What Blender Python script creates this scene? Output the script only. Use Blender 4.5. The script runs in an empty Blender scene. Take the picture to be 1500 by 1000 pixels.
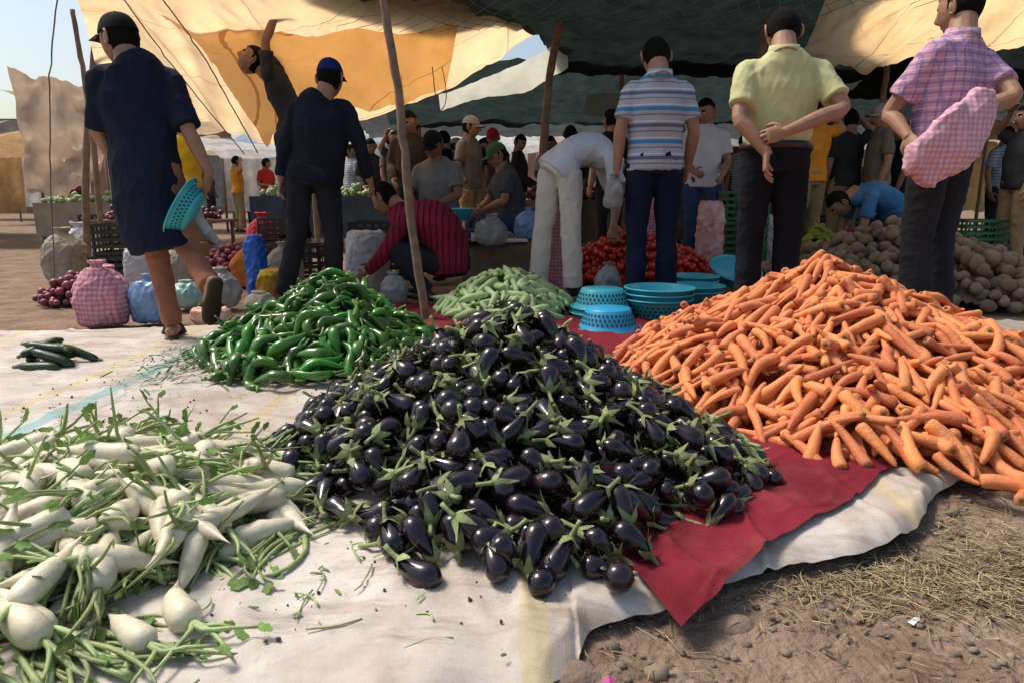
import bpy, math, random
import numpy as np
from mathutils import Vector, Matrix, noise
rng=np.random.default_rng(7); random.seed(7)
sc=bpy.context.scene
# ------------------------------------------------------------------ materials
def M(name,col,rough=.8,var=.25,scale=6,bump=.15,bscale=60,transl=0,rnd=0,col2=None,spec=.5,coat=0,stripes=None,hue=0,dist=.01):
    m=bpy.data.materials.new(name); m.use_nodes=True; nt=m.node_tree; N=nt.nodes; L=nt.links
    b=N['Principled BSDF']; out=N['Material Output']
    b.inputs['Roughness'].default_value=rough
    b.inputs['Specular IOR Level'].default_value=spec
    b.inputs['Coat Weight'].default_value=coat; b.inputs['Coat Roughness'].default_value=.12
    tc=N.new('ShaderNodeTexCoord'); ns=N.new('ShaderNodeTexNoise'); ns.inputs['Scale'].default_value=scale; ns.inputs['Detail'].default_value=5; ns.inputs['Roughness'].default_value=.6
    L.new(tc.outputs['Object'],ns.inputs['Vector'])
    cr=N.new('ShaderNodeValToRGB'); cr.color_ramp.elements[0].position=.3; cr.color_ramp.elements[1].position=.7
    c2=col2 if col2 else [min(1,c*(1+var*.5)) for c in col]
    c1=[c*(1-var) for c in col] if not col2 else col
    cr.color_ramp.elements[0].color=(*c1,1); cr.color_ramp.elements[1].color=(*c2,1)
    L.new(ns.outputs['Fac'],cr.inputs['Fac']); c=cr.outputs['Color']
    if stripes:
        for (axis,period,lo,hi,scol,soft) in stripes:
            sep=N.new('ShaderNodeSeparateXYZ'); L.new(tc.outputs['Object'],sep.inputs[0])
            dn=N.new('ShaderNodeMath'); dn.operation='MULTIPLY_ADD'; L.new(ns.outputs['Fac'],dn.inputs[0]); dn.inputs[1].default_value=soft; L.new(sep.outputs[axis],dn.inputs[2])
            md=N.new('ShaderNodeMath'); md.operation='DIVIDE'; L.new(dn.outputs[0],md.inputs[0]); md.inputs[1].default_value=period
            fr=N.new('ShaderNodeMath'); fr.operation='FRACT'; L.new(md.outputs[0],fr.inputs[0])
            g=N.new('ShaderNodeMath'); g.operation='GREATER_THAN'; L.new(fr.outputs[0],g.inputs[0]); g.inputs[1].default_value=lo
            l=N.new('ShaderNodeMath'); l.operation='LESS_THAN'; L.new(fr.outputs[0],l.inputs[0]); l.inputs[1].default_value=hi
            mu=N.new('ShaderNodeMath'); mu.operation='MULTIPLY'; L.new(g.outputs[0],mu.inputs[0]); L.new(l.outputs[0],mu.inputs[1])
            m2=N.new('ShaderNodeMath'); m2.operation='MULTIPLY'; L.new(mu.outputs[0],m2.inputs[0]); m2.inputs[1].default_value=scol[3] if len(scol)>3 else 1
            mx=N.new('ShaderNodeMix'); mx.data_type='RGBA'; L.new(m2.outputs[0],mx.inputs['Factor']); L.new(c,mx.inputs['A']); mx.inputs['B'].default_value=(*scol[:3],1)
            c=mx.outputs['Result']
    if rnd:
        at=N.new('ShaderNodeAttribute'); at.attribute_name='rnd'
        hs=N.new('ShaderNodeHueSaturation'); L.new(c,hs.inputs['Color'])
        mr=N.new('ShaderNodeMapRange'); mr.inputs['To Min'].default_value=1-rnd; mr.inputs['To Max'].default_value=1+rnd*.6; L.new(at.outputs['Fac'],mr.inputs['Value']); L.new(mr.outputs[0],hs.inputs['Value'])
        mh=N.new('ShaderNodeMapRange'); mh.inputs['To Min'].default_value=.5-hue; mh.inputs['To Max'].default_value=.5+hue; L.new(at.outputs['Fac'],mh.inputs['Value']); L.new(mh.outputs[0],hs.inputs['Hue'])
        c=hs.outputs['Color']
    L.new(c,b.inputs['Base Color'])
    if bump:
        n2=N.new('ShaderNodeTexNoise'); n2.inputs['Scale'].default_value=bscale; n2.inputs['Detail'].default_value=4; L.new(tc.outputs['Object'],n2.inputs['Vector'])
        bp=N.new('ShaderNodeBump'); bp.inputs['Strength'].default_value=bump; bp.inputs['Distance'].default_value=dist; L.new(n2.outputs['Fac'],bp.inputs['Height']); L.new(bp.outputs[0],b.inputs['Normal'])
    if transl:
        t=N.new('ShaderNodeBsdfTranslucent'); L.new(c,t.inputs['Color']); mx=N.new('ShaderNodeMixShader'); mx.inputs[0].default_value=transl
        L.new(b.outputs[0],mx.inputs[1]); L.new(t.outputs[0],mx.inputs[2]); L.new(mx.outputs[0],out.inputs['Surface'])
    return m
def stain(m,col,scale,lo,hi,amt,detail=9,stretch=None):
    N=m.node_tree.nodes; L=m.node_tree.links; b=N['Principled BSDF']; src=b.inputs['Base Color'].links[0].from_socket
    n3=N.new('ShaderNodeTexNoise'); n3.inputs['Scale'].default_value=scale; n3.inputs['Detail'].default_value=detail; n3.inputs['Roughness'].default_value=.72
    tc=[n for n in N if n.type=='TEX_COORD'][0]
    if stretch:
        mp=N.new('ShaderNodeMapping'); mp.inputs['Scale'].default_value=stretch[:3]; mp.inputs['Rotation'].default_value=(0,0,stretch[3]); L.new(tc.outputs['Object'],mp.inputs['Vector']); L.new(mp.outputs[0],n3.inputs['Vector'])
    else: L.new(tc.outputs['Object'],n3.inputs['Vector'])
    rp=N.new('ShaderNodeValToRGB'); rp.color_ramp.elements[0].position=lo; rp.color_ramp.elements[1].position=hi; L.new(n3.outputs['Fac'],rp.inputs['Fac'])
    ml=N.new('ShaderNodeMath'); ml.operation='MULTIPLY'; ml.inputs[1].default_value=amt; L.new(rp.outputs['Color'],ml.inputs[0])
    mx=N.new('ShaderNodeMix'); mx.data_type='RGBA'; L.new(ml.outputs[0],mx.inputs['Factor']); L.new(src,mx.inputs['A']); mx.inputs['B'].default_value=(*col,1); L.new(mx.outputs['Result'],b.inputs['Base Color'])
    for n in N:
        if n.type=='BSDF_TRANSLUCENT': L.new(mx.outputs['Result'],n.inputs['Color'])
def crumple(m,scale,strength,dist=.03):
    N=m.node_tree.nodes; L=m.node_tree.links; tc=[n for n in N if n.type=='TEX_COORD'][0]
    b1=[n for n in N if n.type=='BUMP'][0]; n=N.new('ShaderNodeTexNoise'); n.noise_type='RIDGED_MULTIFRACTAL'; n.inputs['Scale'].default_value=scale; n.inputs['Detail'].default_value=3; n.inputs['Distortion'].default_value=.8; L.new(tc.outputs['Object'],n.inputs['Vector'])
    b2=N.new('ShaderNodeBump'); b2.inputs['Strength'].default_value=strength; b2.inputs['Distance'].default_value=dist; L.new(n.outputs['Fac'],b2.inputs['Height']); L.new(b2.outputs[0],b1.inputs['Normal'])
# ------------------------------------------------------------------ mesh tools
def norm(v): v=np.asarray(v,float); return v/(np.linalg.norm(v,axis=-1,keepdims=True)+1e-9)
def cr(P,n):
    P=np.asarray(P,float)
    if P.ndim==1: P=P[:,None]
    k=len(P); t=np.linspace(0,k-1,n); i=np.minimum(t.astype(int),k-2); f=(t-i)[:,None]
    g=lambda j:P[np.clip(j,0,k-1)]
    p0,p1,p2,p3=g(i-1),g(i),g(i+1),g(i+2)
    return .5*((2*p1)+(-p0+p2)*f+(2*p0-5*p1+4*p2-p3)*f*f+(-p0+3*p1-3*p2+p3)*f**3)
def tube(P,R,seg=10,R2=None,hint=None,n=None,pw=1.0):
    P=np.asarray(P,float); R=np.asarray(R,float)*np.ones(len(P)); R2=R if R2 is None else np.asarray(R2,float)*np.ones(len(P))
    H=None if hint is None else np.asarray(hint,float)*np.ones((len(P),3))
    if n:
        P=cr(P,n); R=np.maximum(cr(R,n)[:,0],1e-4); R2=np.maximum(cr(R2,n)[:,0],1e-4)
        if H is not None: H=cr(H,n)
    T=norm(np.gradient(P,axis=0)); k=len(P)
    S=np.zeros((k,3))
    if H is not None: S=norm(H-(H*T).sum(1)[:,None]*T)
    else:
        s=np.array([0,0,1.]) if abs(T[0][2])<.9 else np.array([1.,0,0])
        for i in range(k):
            s=norm(s-np.dot(s,T[i])*T[i]); S[i]=s
    B=np.cross(T,S)
    a=np.linspace(0,2*np.pi,seg,endpoint=False); ca,sa=np.cos(a),np.sin(a)
    ca=np.sign(ca)*abs(ca)**pw; sa=np.sign(sa)*abs(sa)**pw
    V=P[:,None]+R[:,None,None]*ca[None,:,None]*S[:,None]+R2[:,None,None]*sa[None,:,None]*B[:,None]
    V=V.reshape(-1,3); F=[]
    for i in range(k-1):
        for j in range(seg):
            j2=(j+1)%seg; F.append((i*seg+j,i*seg+j2,(i+1)*seg+j2,(i+1)*seg+j))
    V=np.vstack([V,P[0],P[-1]]); a0=k*seg
    for j in range(seg):
        j2=(j+1)%seg; F.append((j2,j,a0)); F.append(((k-1)*seg+j,(k-1)*seg+j2,a0+1))
    return V,F
def join(parts):
    Vs=[];Fs=[];o=0
    for V,F in parts:
        Vs.append(V); Fs+= [tuple(int(i)+o for i in f) for f in F]; o+=len(V)
    return np.vstack(Vs),Fs
def ball(c,r,nu=12,nv=8):
    r=np.asarray(r,float)*np.ones(3); V=[];F=[]
    for i in range(1,nv):
        th=math.pi*i/nv
        for j in range(nu):
            ph=2*math.pi*j/nu; V.append((math.sin(th)*math.cos(ph),math.sin(th)*math.sin(ph),math.cos(th)))
    for i in range(nv-2):
        for j in range(nu):
            j2=(j+1)%nu; F.append((i*nu+j,(i+1)*nu+j,(i+1)*nu+j2,i*nu+j2))
    a=len(V); V+= [(0,0,1),(0,0,-1)]
    for j in range(nu):
        j2=(j+1)%nu; F.append((a,j,j2)); F.append((a+1,(nv-2)*nu+j2,(nv-2)*nu+j))
    return np.array(V)*r+np.asarray(c,float),F
def box(c,s,rot=0):
    V=np.array([[x,y,z] for x in(-.5,.5) for y in(-.5,.5) for z in(-.5,.5)])*np.asarray(s,float)
    ca,sa=math.cos(rot),math.sin(rot); V=V@np.array([[ca,sa,0],[-sa,ca,0],[0,0,1]])+np.asarray(c,float)
    return V,[(0,1,3,2),(4,6,7,5),(0,4,5,1),(2,3,7,6),(0,2,6,4),(1,5,7,3)]
def mkobj(name,groups,loc=(0,0,0),smooth=True,rnd=None):
    Vs=[];Fs=[];mi=[];mats=[];o=0
    for V,F,m in groups:
        if m not in mats: mats.append(m)
        k=mats.index(m); Vs.append(np.asarray(V)); Fs+= [tuple(int(i)+o for i in f) for f in F]; mi+= [k]*len(F); o+=len(V)
    V=np.vstack(Vs)-np.asarray(loc,float)
    me=bpy.data.meshes.new(name); me.from_pydata(V.tolist(),[],Fs)
    for m in mats: me.materials.append(m)
    me.polygons.foreach_set('material_index',mi); me.polygons.foreach_set('use_smooth',[smooth]*len(Fs))
    if rnd is not None:
        at=me.attributes.new('rnd','FLOAT','POINT'); at.data.foreach_set('value',np.asarray(rnd,dtype=np.float32))
    me.update(); ob=bpy.data.objects.new(name,me); ob.location=loc; sc.collection.objects.link(ob); return ob
def remesh(V,F,vox,sm=3):
    me=bpy.data.meshes.new('t'); me.from_pydata(np.asarray(V).tolist(),[],F); ob=bpy.data.objects.new('t',me); sc.collection.objects.link(ob)
    r=ob.modifiers.new('r','REMESH'); r.mode='VOXEL'; r.voxel_size=vox
    if sm: s=ob.modifiers.new('s','SMOOTH'); s.iterations=sm; s.factor=.5
    dg=bpy.context.evaluated_depsgraph_get(); e=ob.evaluated_get(dg); m=e.to_mesh()
    n=len(m.vertices); A=np.zeros(n*3); m.vertices.foreach_get('co',A); Nn=np.zeros(n*3); m.vertex_normals.foreach_get('vector',Nn)
    FF=[tuple(p.vertices) for p in m.polygons]; e.to_mesh_clear(); bpy.data.objects.remove(ob); bpy.data.meshes.remove(me)
    return A.reshape(-1,3),FF,Nn.reshape(-1,3)
def folds(V,N,amp,freq,seed,zs=.5):
    r=np.random.default_rng(seed); p=V*np.array([1,1,zs])*freq; d=np.zeros(len(V))
    for k in range(5):
        a=norm(r.normal(size=3)*np.array([1,1,1.3])); b=norm(r.normal(size=3)); f=1+.7*k
        w=1.6*np.sin(p@b*.7*f+r.random()*6)+.8*np.sin(p@norm(r.normal(size=3))*1.3*f)
        d+=(1-abs(np.sin(p@a*f+w)))**2/(1+.6*k)
    d-=d.mean(); return V+N*(d*amp)[:,None]
# ------------------------------------------------------------------ people
SK=M('skin_tan',(.36,.195,.12),.55,.2,20,.1,200,spec=.35)
SK2=M('skin_brown',(.25,.13,.075),.55,.2,20,.1,200,spec=.35)
HAIR=M('black_hair',(.010,.008,.007),.9,.5,80,.8,300,spec=.12)
EYE=M('eye_white',(.7,.68,.63),.3,.05); LIP=M('lips',(.24,.09,.07),.5,.1)
PUP=M('pupil',(.01,.008,.006),.2,.1)
def rot2(a): a=math.radians(a); return np.array([[math.cos(a),-math.sin(a),0],[math.sin(a),math.cos(a),0],[0,0,1]])
DEF=dict(pelvis=(0,0,.95),waist=(0,.01,1.08),chest=(0,0,1.28),neck=(0,-.02,1.475),head=(0,.02,1.605),
 shl=(-.165,-.01,1.405),shr=(.165,-.01,1.405),ell=(-.225,-.02,1.13),elr=(.225,-.02,1.13),wrl=(-.235,.05,.88),wrr=(.235,.05,.88),
 hil=(-.09,0,.92),hir=(.09,0,.92),knl=(-.10,.02,.49),knr=(.10,.02,.49),anl=(-.11,-.02,.085),anr=(.11,-.02,.085))
def make_head(c,f,skin,hair,capm=None,seed=0,s=1.0,hairlen=1.0):
    s=s*1.04
    f=norm(f); up=np.array([0,0,1.]) if abs(f[2])<.95 else np.array([0,-1.,0]); r=norm(np.cross(f,up)); u=np.cross(r,f)
    nu,nv=56,40; V,F=ball((0,0,0),1,nu,nv); D=V.copy(); x,y,z=D.T
    P=D*np.array([.078,.098,.120])
    low=np.clip(-z,0,1)
    P[:,0]*=1-.30*low**1.6; P[:,1]*=np.where(y<0,1-.22*low,1-.12*low)
    P[:,1]+=np.where((y>0)&(z<-.3),.010*low,0)
    g=lambda cx,cz,sx,sz:np.exp(-((x-cx)/sx)**2-((z-cz)/sz)**2)*(y>0)
    P[:,1]+=.024*g(0,-.2,.13,.15)+.012*g(0,.0,.09,.2)-.010*g(.36,.06,.17,.11)-.010*g(-.36,.06,.17,.11)+.006*g(0,.25,.5,.1)+.008*g(0,-.5,.22,.05)-.004*g(0,-.40,.3,.05)+.008*g(0,-.78,.3,.14)
    hm=((z>.42)|((y<-.15)&(z>-.66*hairlen))|((y<.05)&(z>-.30*hairlen))|((y<.28)&(abs(x)>.6)&(z>-.02)))&~((y>.2)&(z<.5))
    nn=np.array([noise.noise(Vector((a*9+seed,b*9,cc*9))) for a,b,cc in D])
    fade=np.clip((z+.6)*1.6,.12,1)
    P+=D*(np.where(hm,(.009+.004*nn)*fade,0))[:,None]
    lip=(abs(x)<.26)&(z>-.56)&(z<-.42)&(y>0); brow=(abs(abs(x)-.38)<.2)&(abs(z-.2)<.045)&(y>0)
    W=lambda Q:np.asarray(c)+(Q[:,[0]]*r+Q[:,[1]]*f+Q[:,[2]]*u)*s
    gs={0:[],1:[],2:[]}
    for fc in F:
        k=list(fc)[:3]; gs[1 if (hm[k].sum()>=2 or brow[k].sum()>=2) else 2 if lip[k].sum()>=2 else 0].append(fc)
    out=[(W(P),gs[0],skin),(W(P),gs[1],hair),(W(P),gs[2],LIP)]
    for sx in(-1,1):
        e,ef=ball((sx*.030,.079,.007),(.0125,.010,.009),10,8); out.append((W(e),ef,EYE))
        e,ef=ball((sx*.030,.0868,.007),(.0055,.0035,.0055),8,6); out.append((W(e),ef,PUP))
        t=np.linspace(-2.4,1.9,12); pts=np.c_[np.full(12,sx*.086)+sx*.006*np.cos(t),-.012-.016*np.cos(t),.0+.032*np.sin(t)]
        e,ef=tube(pts,.0065,6); out.append((W(e),ef,skin))
        e,ef=ball((sx*.081,-.008,0),(.009,.018,.028),8,8); out.append((W(e),ef,skin))
    if capm:
        Q,QF=ball((0,0,0),1,40,28); keep=[q for q in QF if all(Q[i][2]>.22 for i in q)]
        Q2=Q*np.array([.088,.110,.135])+np.array([0,-.004,.008]); Q2[:,2]=np.where(Q2[:,2]>.11,.11+(Q2[:,2]-.11)*.7,Q2[:,2])
        Q3=Q*np.array([.083,.104,.128])+np.array([0,-.004,.004])
        out.append((W(Q2),keep,capm)); out.append((W(Q3),keep,capm))
        t=np.linspace(-1,1,15); top=[];bot=[]
        for a in t:
            w=math.sqrt(max(0,1-a*a)); top.append((a*.078,.055+.03*w,.038-.012*a*a)); bot.append((a*.074,.07+.105*w**.7,.030-.02*a*a))
        B=np.array(top+bot); B2=B-np.array([0,0,.004]); BF=[(i,i+1,16+i,15+i) for i in range(14)]
        BF=BF+[(30+i,45+i,46+i,31+i) for i in range(14)]+[(15+i,16+i,46+i,45+i) for i in range(14)]
        out.append((W(np.vstack([B,B2])),BF,capm))
        e,ef=ball((0,-.004,.136),(.007,.007,.004),8,6); out.append((W(e),ef,capm))
    return out
def hand(w,d,pn,side,curl=.5,s=1.0):
    d=norm(d); pn=norm(np.asarray(pn,float)-np.dot(pn,d)*d); t=norm(np.cross(d,pn))*side
    w=np.asarray(w,float); parts=[]
    parts.append(tube([w-d*.03*s,w+d*.01*s,w+d*.05*s,w+d*.09*s,w+d*.1*s],np.array([.027,.029,.040,.041,.03])*s,12,np.array([.020,.018,.016,.014,.008])*s,hint=t,n=9))
    for i,(L,r) in enumerate([(.072,.0088),(.080,.009),(.074,.0086),(.058,.0075)]):
        off=(.030-.020*i)*s; b=w+d*(.085-.004*abs(i-1))*s+t*off; p=[b-d*.02*s,b]; a=curl*.45+.05*i; dd=d
        for k,fr in enumerate((.45,.3,.25)):
            dd=norm(math.cos(a)*d+math.sin(a)*pn+t*.05*(1-i*.6)); p.append(p[-1]+dd*L*fr*s); a+=curl*(.75-.1*k)
        parts.append(tube(p,np.array([.8,1,1,.92,.75])*r*s,8,n=9))
    b=w+d*.022*s+t*.024*s; p=[b,b+(d*.55+t*.75+pn*.2)*.034*s]; p.append(p[-1]+norm(d*.85+t*.35+pn*.35*(1+curl))*.03*s); p.append(p[-1]+norm(d*.9+t*.05+pn*.5*(1+curl))*.026*s)
    parts.append(tube(p,np.array([.014,.0125,.0105,.0085])*s,8,n=8))
    return parts
def remesh_part(parts,vox):
    V,F=join(parts); V,F,N=remesh(V,F,vox,2); return V,F,None,N
def person(name,pos,H=1.75,heading=0,pose=None,look=None,skin=SK,hair=HAIR,cap=None,shirt=None,trousers=None,shoe=None,sleeve='short',
           bulk=1.0,vox=.010,seed=1,tunic=False,hem=.0,handcurl=.6,gripL=None,gripR=None,sandals=False,legw=1.0,tuck=False,belt=None,collar=False,z0=.03):
    s=H/1.75; R=rot2(heading); J={k:(R@np.array(v))*s for k,v in DEF.items()}
    if pose:
        for k,v in pose.items(): J[k]=np.array(v,float)
    G=[]
    fwd=R@np.array([0,1.,0])
    shs=norm(J['shr']-J['shl']); hps=norm(J['hir']-J['hil'])
    lookv=fwd if look is None else np.array(look,float)
    G+=make_head(J['head'],lookv,skin,hair,cap,seed,s)
    nb=J['neck']; hd=J['head']; up=norm(hd-nb); parts=[tube([nb-up*.05,nb,hd-up*.07*s-norm(lookv)*.015,hd-up*.03*s-norm(lookv)*.02],np.array([.080,.069,.062,.058])*s,12,n=8)]
    a,b,f,n_=remesh_part(parts,.008); G.append((a,b,skin))
    for sd,sh,el,wr,gr in((-1,'shl','ell','wrl',gripL),(1,'shr','elr','wrr',gripR)):
        S,E,Wp=J[sh],J[el],J[wr]; m1=E+(S-E)*.5; m2=E+(Wp-E)*.35
        arm=[tube([S,m1,E,m2,Wp,Wp+norm(Wp-E)*.02],np.array([.047,.045,.038,.040,.026,.025])*s*(1+.3*(bulk-1)),12,n=16)]
        if gr: d,pn,cv=gr
        else: d=norm(norm(Wp-E)+fwd*.1); pn=-sd*norm(J['shr']-J['shl'])*1.0+fwd*.2; cv=handcurl
        d=np.array(d,float)
        tsign=1 if np.dot(np.cross(d,pn),fwd)>0 else -1
        arm+=hand(Wp,d,pn,tsign,cv,s)
        a,b,f,n_=remesh_part(arm,min(.0048,vox*.5) if vox<.012 else .0065); G.append((a,b,skin))
    wst,ch=J['waist'],J['chest']; pv=J['pelvis']; up1=norm(nb-ch)
    sp0=norm(wst-pv)
    hemp=pv-sp0*(.06+hem)*s
    mid=(J['shl']+J['shr'])/2
    if tunic:
        P=[np.array([pv[0]+.06,pv[1],.50*s]),np.array([pv[0]+.03,pv[1],.65*s]),pv,wst,ch,mid-up1*.02,mid+up1*.045,nb+up1*.015]
        A=[.185,.195,.19,.178,.19,.178,.130,.074]; B=[.15,.155,.15,.13,.13,.10,.088,.070]; Hh=[hps,hps,hps,hps,shs,shs,shs,shs]
    else:
        P=[hemp,pv+sp0*.02,wst,ch,mid-up1*.02,mid+up1*.045,nb+up1*.015]; A=[.176,.176,.166,.182,.174,.130,.074]; B=[.13,.13,.122,.128,.10,.088,.070]; Hh=[hps,hps,shs,shs,shs,shs,shs]
        if tuck: A[0]=.125;B[0]=.085;A[1]=.150;B[1]=.108
    tor=[tube(P,np.array(A)*s*bulk,24,np.array(B)*s*bulk,hint=np.array(Hh),n=26,pw=.88)]
    for sh,el,wr in(('shl','ell','wrl'),('shr','elr','wrr')):
        S,E,Wp=J[sh],J[el],J[wr]; inn=S+(mid-S)*.45; S=S-up1*.012
        if sleeve=='short':
            e2=S+(E-S)*.74; tor.append(tube([inn,S,S+(E-S)*.35,e2],np.array([.050,.060,.064,.068])*s*(.6+.4*bulk),14,n=12))
        elif sleeve=='half':
            e2=E-(E-S)*.06; tor.append(tube([inn,S,S+(E-S)*.4,e2],np.array([.050,.062,.066,.072])*s,14,n=12))
        else:
            w2=Wp-norm(Wp-E)*.02; tor.append(tube([inn,S,S+(E-S)*.5,E,E+(Wp-E)*.5,w2],np.array([.050,.060,.058,.053,.047,.040])*s*(.6+.4*bulk),14,n=18))
    V,F=join(tor); V,F,N=remesh(V,F,vox,4); V=folds(V,N,.0080,7,seed,.7); V=folds(V,N,.0045,17,seed+50,.55); G.append((V,F,shirt))
    if collar:
        V,F=tube([nb-up1*.02,nb+up1*.04],np.array([.088,.076])*s,20,np.array([.086,.074])*s,hint=shs); G.append((V,F,shirt))
    leg=[tube([pv+sp0*.06,pv,pv-sp0*.09*s],np.array([.166,.170,.13])*s*bulk,20,np.array([.124,.128,.10])*s*bulk,hint=hps,n=8)]
    for hp,kn,an in(('hil','knl','anl'),('hir','knr','anr')):
        h,k,a_=J[hp],J[kn],J[an]; kd=norm(a_-k)
        leg.append(tube([h+norm(h-k)*.03,h,h+(k-h)*.5,k,k+(a_-k)*.45,a_+kd*.01],np.array([.08,.098,.088,.068*(.5+.5*legw),.062*legw,.060*legw])*s,16,n=20))
    V,F=join(leg); V,F,N=remesh(V,F,vox,3); V=folds(V,N,.008,8,seed+5,.8); V=folds(V,N,.0035,19,seed+55,1); G.append((V,F,trousers))
    if belt:
        V,F=tube([pv+sp0*.030,pv+sp0*.068],np.array([.176,.174])*s*bulk,24,np.array([.134,.132])*s*bulk,hint=hps,pw=.95); G.append((V,F,belt))
    for kn,an in(('knl','anl'),('knr','anr')):
        k,a_=J[kn],J[an]; sh=norm(a_-k); ff=fwd.copy()
        if a_[2]>.16: ff=norm(fwd*.5+np.array([0,0,-1.])) if pose and pose.get('toe') is None else norm(np.array(pose['toe'],float))
        ff=norm(ff-np.dot(ff,sh)*sh*(.9 if a_[2]>.16 else 0)); ff=norm(ff*np.array([1,1,1 if a_[2]>.16 else 0]))
        dn=sh if a_[2]>.16 else np.array([0,0,-1.]); side=norm(np.cross(ff,dn))
        base=a_+dn*(.045 if a_[2]>.16 else a_[2]-.04)
        ft=[tube([base-ff*.075,base-ff*.05,base,base+ff*.08,base+ff*.14,base+ff*.165],np.array([.022,.034,.036,.044,.036,.018])*s,12,np.array([.022,.034,.034,.027,.020,.012])*s,hint=side,n=14),
            tube([k+(a_-k)*.6,a_,a_+dn*.03],np.array([.045,.036,.038])*s,10,n=6)]
        a,b,f,n_=remesh_part(ft,.008)
        G.append((a,b,skin if sandals else (shoe or HAIR)))
        if sandals:
            b0=base+dn*.036; V,F=tube([b0-ff*.09,b0-ff*.06,b0,b0+ff*.09,b0+ff*.15,b0+ff*.175],[.02,.038,.038,.048,.04,.015],14,[.011]*6,hint=side,n=14); G.append((V,F,shoe or HAIR))
            V,F=tube([b0+ff*.07-side*.048,b0+ff*.07-dn*.05-side*.025,b0+ff*.06-dn*.062,b0+ff*.07-dn*.05+side*.025,b0+ff*.07+side*.048],[.005]*5,8,[.022]*5,hint=ff,n=14); G.append((V,F,shoe or HAIR))
    return mkobj(name,[(v+np.array([pos[0],pos[1],z0]),f,m) for v,f,m in G],loc=(pos[0],pos[1],0))
def cloth(n,c,**k):
    d=dict(rough=.9,var=.3,scale=5,bump=.25,bscale=220,spec=.2); d.update(k); return M(n,c,**d)
NAVY=cloth('navy_cotton',(.010,.014,.033)); NAVY2=cloth('navy_shirt',(.011,.014,.026)); CHAR=cloth('charcoal_trousers',(.022,.022,.027))
BLACK=cloth('black_trousers',(.008,.009,.014)); NTR=cloth('navy_trousers',(.010,.014,.038))
BROWNT=cloth('rust_trousers',(.34,.14,.08)); CAPB=cloth('black_cap',(.008,.008,.009)); CAPU=cloth('blue_cap',(.012,.02,.12)); CAPR=cloth('red_cap',(.45,.02,.02)); CAPG=cloth('green_cap',(.06,.14,.07))
YEL=cloth('yellow_polo',(.56,.55,.28),var=.12); WHT=cloth('white_shirt',(.66,.66,.70),var=.1); CREAM=cloth('cream_trousers',(.70,.64,.54),var=.12)
GREY=cloth('grey_tshirt',(.19,.20,.20)); MAR=cloth('maroon_striped_shirt',(.24,.015,.04),stripes=[(0,.045,.0,.30,(.09,.006,.02),.03)])
STR=cloth('striped_polo',(.40,.41,.46),var=.08,stripes=[(2,.105,.0,.22,(.12,.14,.22),.0),(2,.105,.32,.40,(.62,.64,.68),.0),(2,.21,.5,.62,(.06,.24,.44),.0),(2,.105,.72,.80,(.16,.17,.22),.0)])
PLAID=cloth('pink_plaid_shirt',(.60,.32,.42),var=.1,stripes=[(2,.05,0,.22,(.20,.16,.34,.7),.0),(0,.05,0,.22,(.20,.16,.34,.7),.0),(2,.05,.5,.6,(.75,.6,.68,.7),.0),(1,.05,0,.2,(.25,.2,.4,.5),.0)])
PINKC=cloth('pink_check_cloth',(.64,.36,.43),var=.12,stripes=[(2,.028,0,.4,(.74,.57,.62,.7),.01),(0,.028,0,.4,(.50,.18,.28,.5),.01)])
RED=cloth('red_shirt',(.5,.03,.02)); JEAN=cloth('blue_jeans',(.04,.07,.16)); ORA=cloth('orange_shirt',(.66,.27,.03)); KHA=cloth('khaki_trousers',(.30,.24,.13)); TAUPE=cloth('taupe_shirt',(.18,.14,.11)); BLU=cloth('blue_shirt',(.05,.18,.40)); DGRY=cloth('dark_grey_tshirt',(.035,.037,.04)); YSH=cloth('yellow_shirt',(.6,.42,.03)); CHK=cloth('check_shirt',(.5,.5,.5),stripes=[(2,.04,0,.4,(.12,.2,.35,.8),0)])
LEA=M('brown_leather',(.05,.025,.015),.5); DSH=M('dark_shoe',(.02,.018,.017),.45); BELT=M('leather_belt',(.03,.014,.008),.4)

person('man_in_dark_tunic',(-1.97,3.78),1.73,20,pose=dict(head=(-.08,.03,1.575),neck=(-.03,0,1.45),anl=(.055,0,.09),knl=(.0,.03,.48),hil=(-.08,.02,.92),hir=(.09,-.02,.92),
   knr=(.20,-.03,.50),anr=(.42,-.30,.33),toe=(.1,-.25,-1),ell=(-.24,.02,1.12),wrl=(-.22,.16,.90),elr=(.26,-.02,1.12),wrr=(.33,.02,.90)),look=(-.93,.38,-.12),
   cap=CAPB,shirt=NAVY,trousers=BROWNT,shoe=LEA,sandals=True,sleeve='half',tunic=True,vox=.008,gripR=((-.25,0,-1),(-1,0,-.2),.9),seed=3,legw=.9)
person('man_in_navy_shirt',(-1.42,5.0),1.74,8,pose=dict(head=(.15,.05,1.585),neck=(.11,0,1.45),chest=(.09,0,1.27),waist=(.05,0,1.07),pelvis=(.02,0,.94),shl=(-.08,.0,1.39),shr=(.26,.0,1.39),ell=(-.17,-.03,1.13),wrl=(-.22,-.02,.90),
   elr=(.35,-.02,1.13),wrr=(.39,.06,.90),anl=(-.26,-.02,.085),knl=(-.14,.0,.5),anr=(.11,0,.085),knr=(.12,.02,.5)),look=(.15,1,-.1),cap=CAPU,shirt=NAVY2,trousers=CHAR,sleeve='long',seed=4,bulk=1.12,shoe=DSH,legw=1.1,vox=.008)
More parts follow.
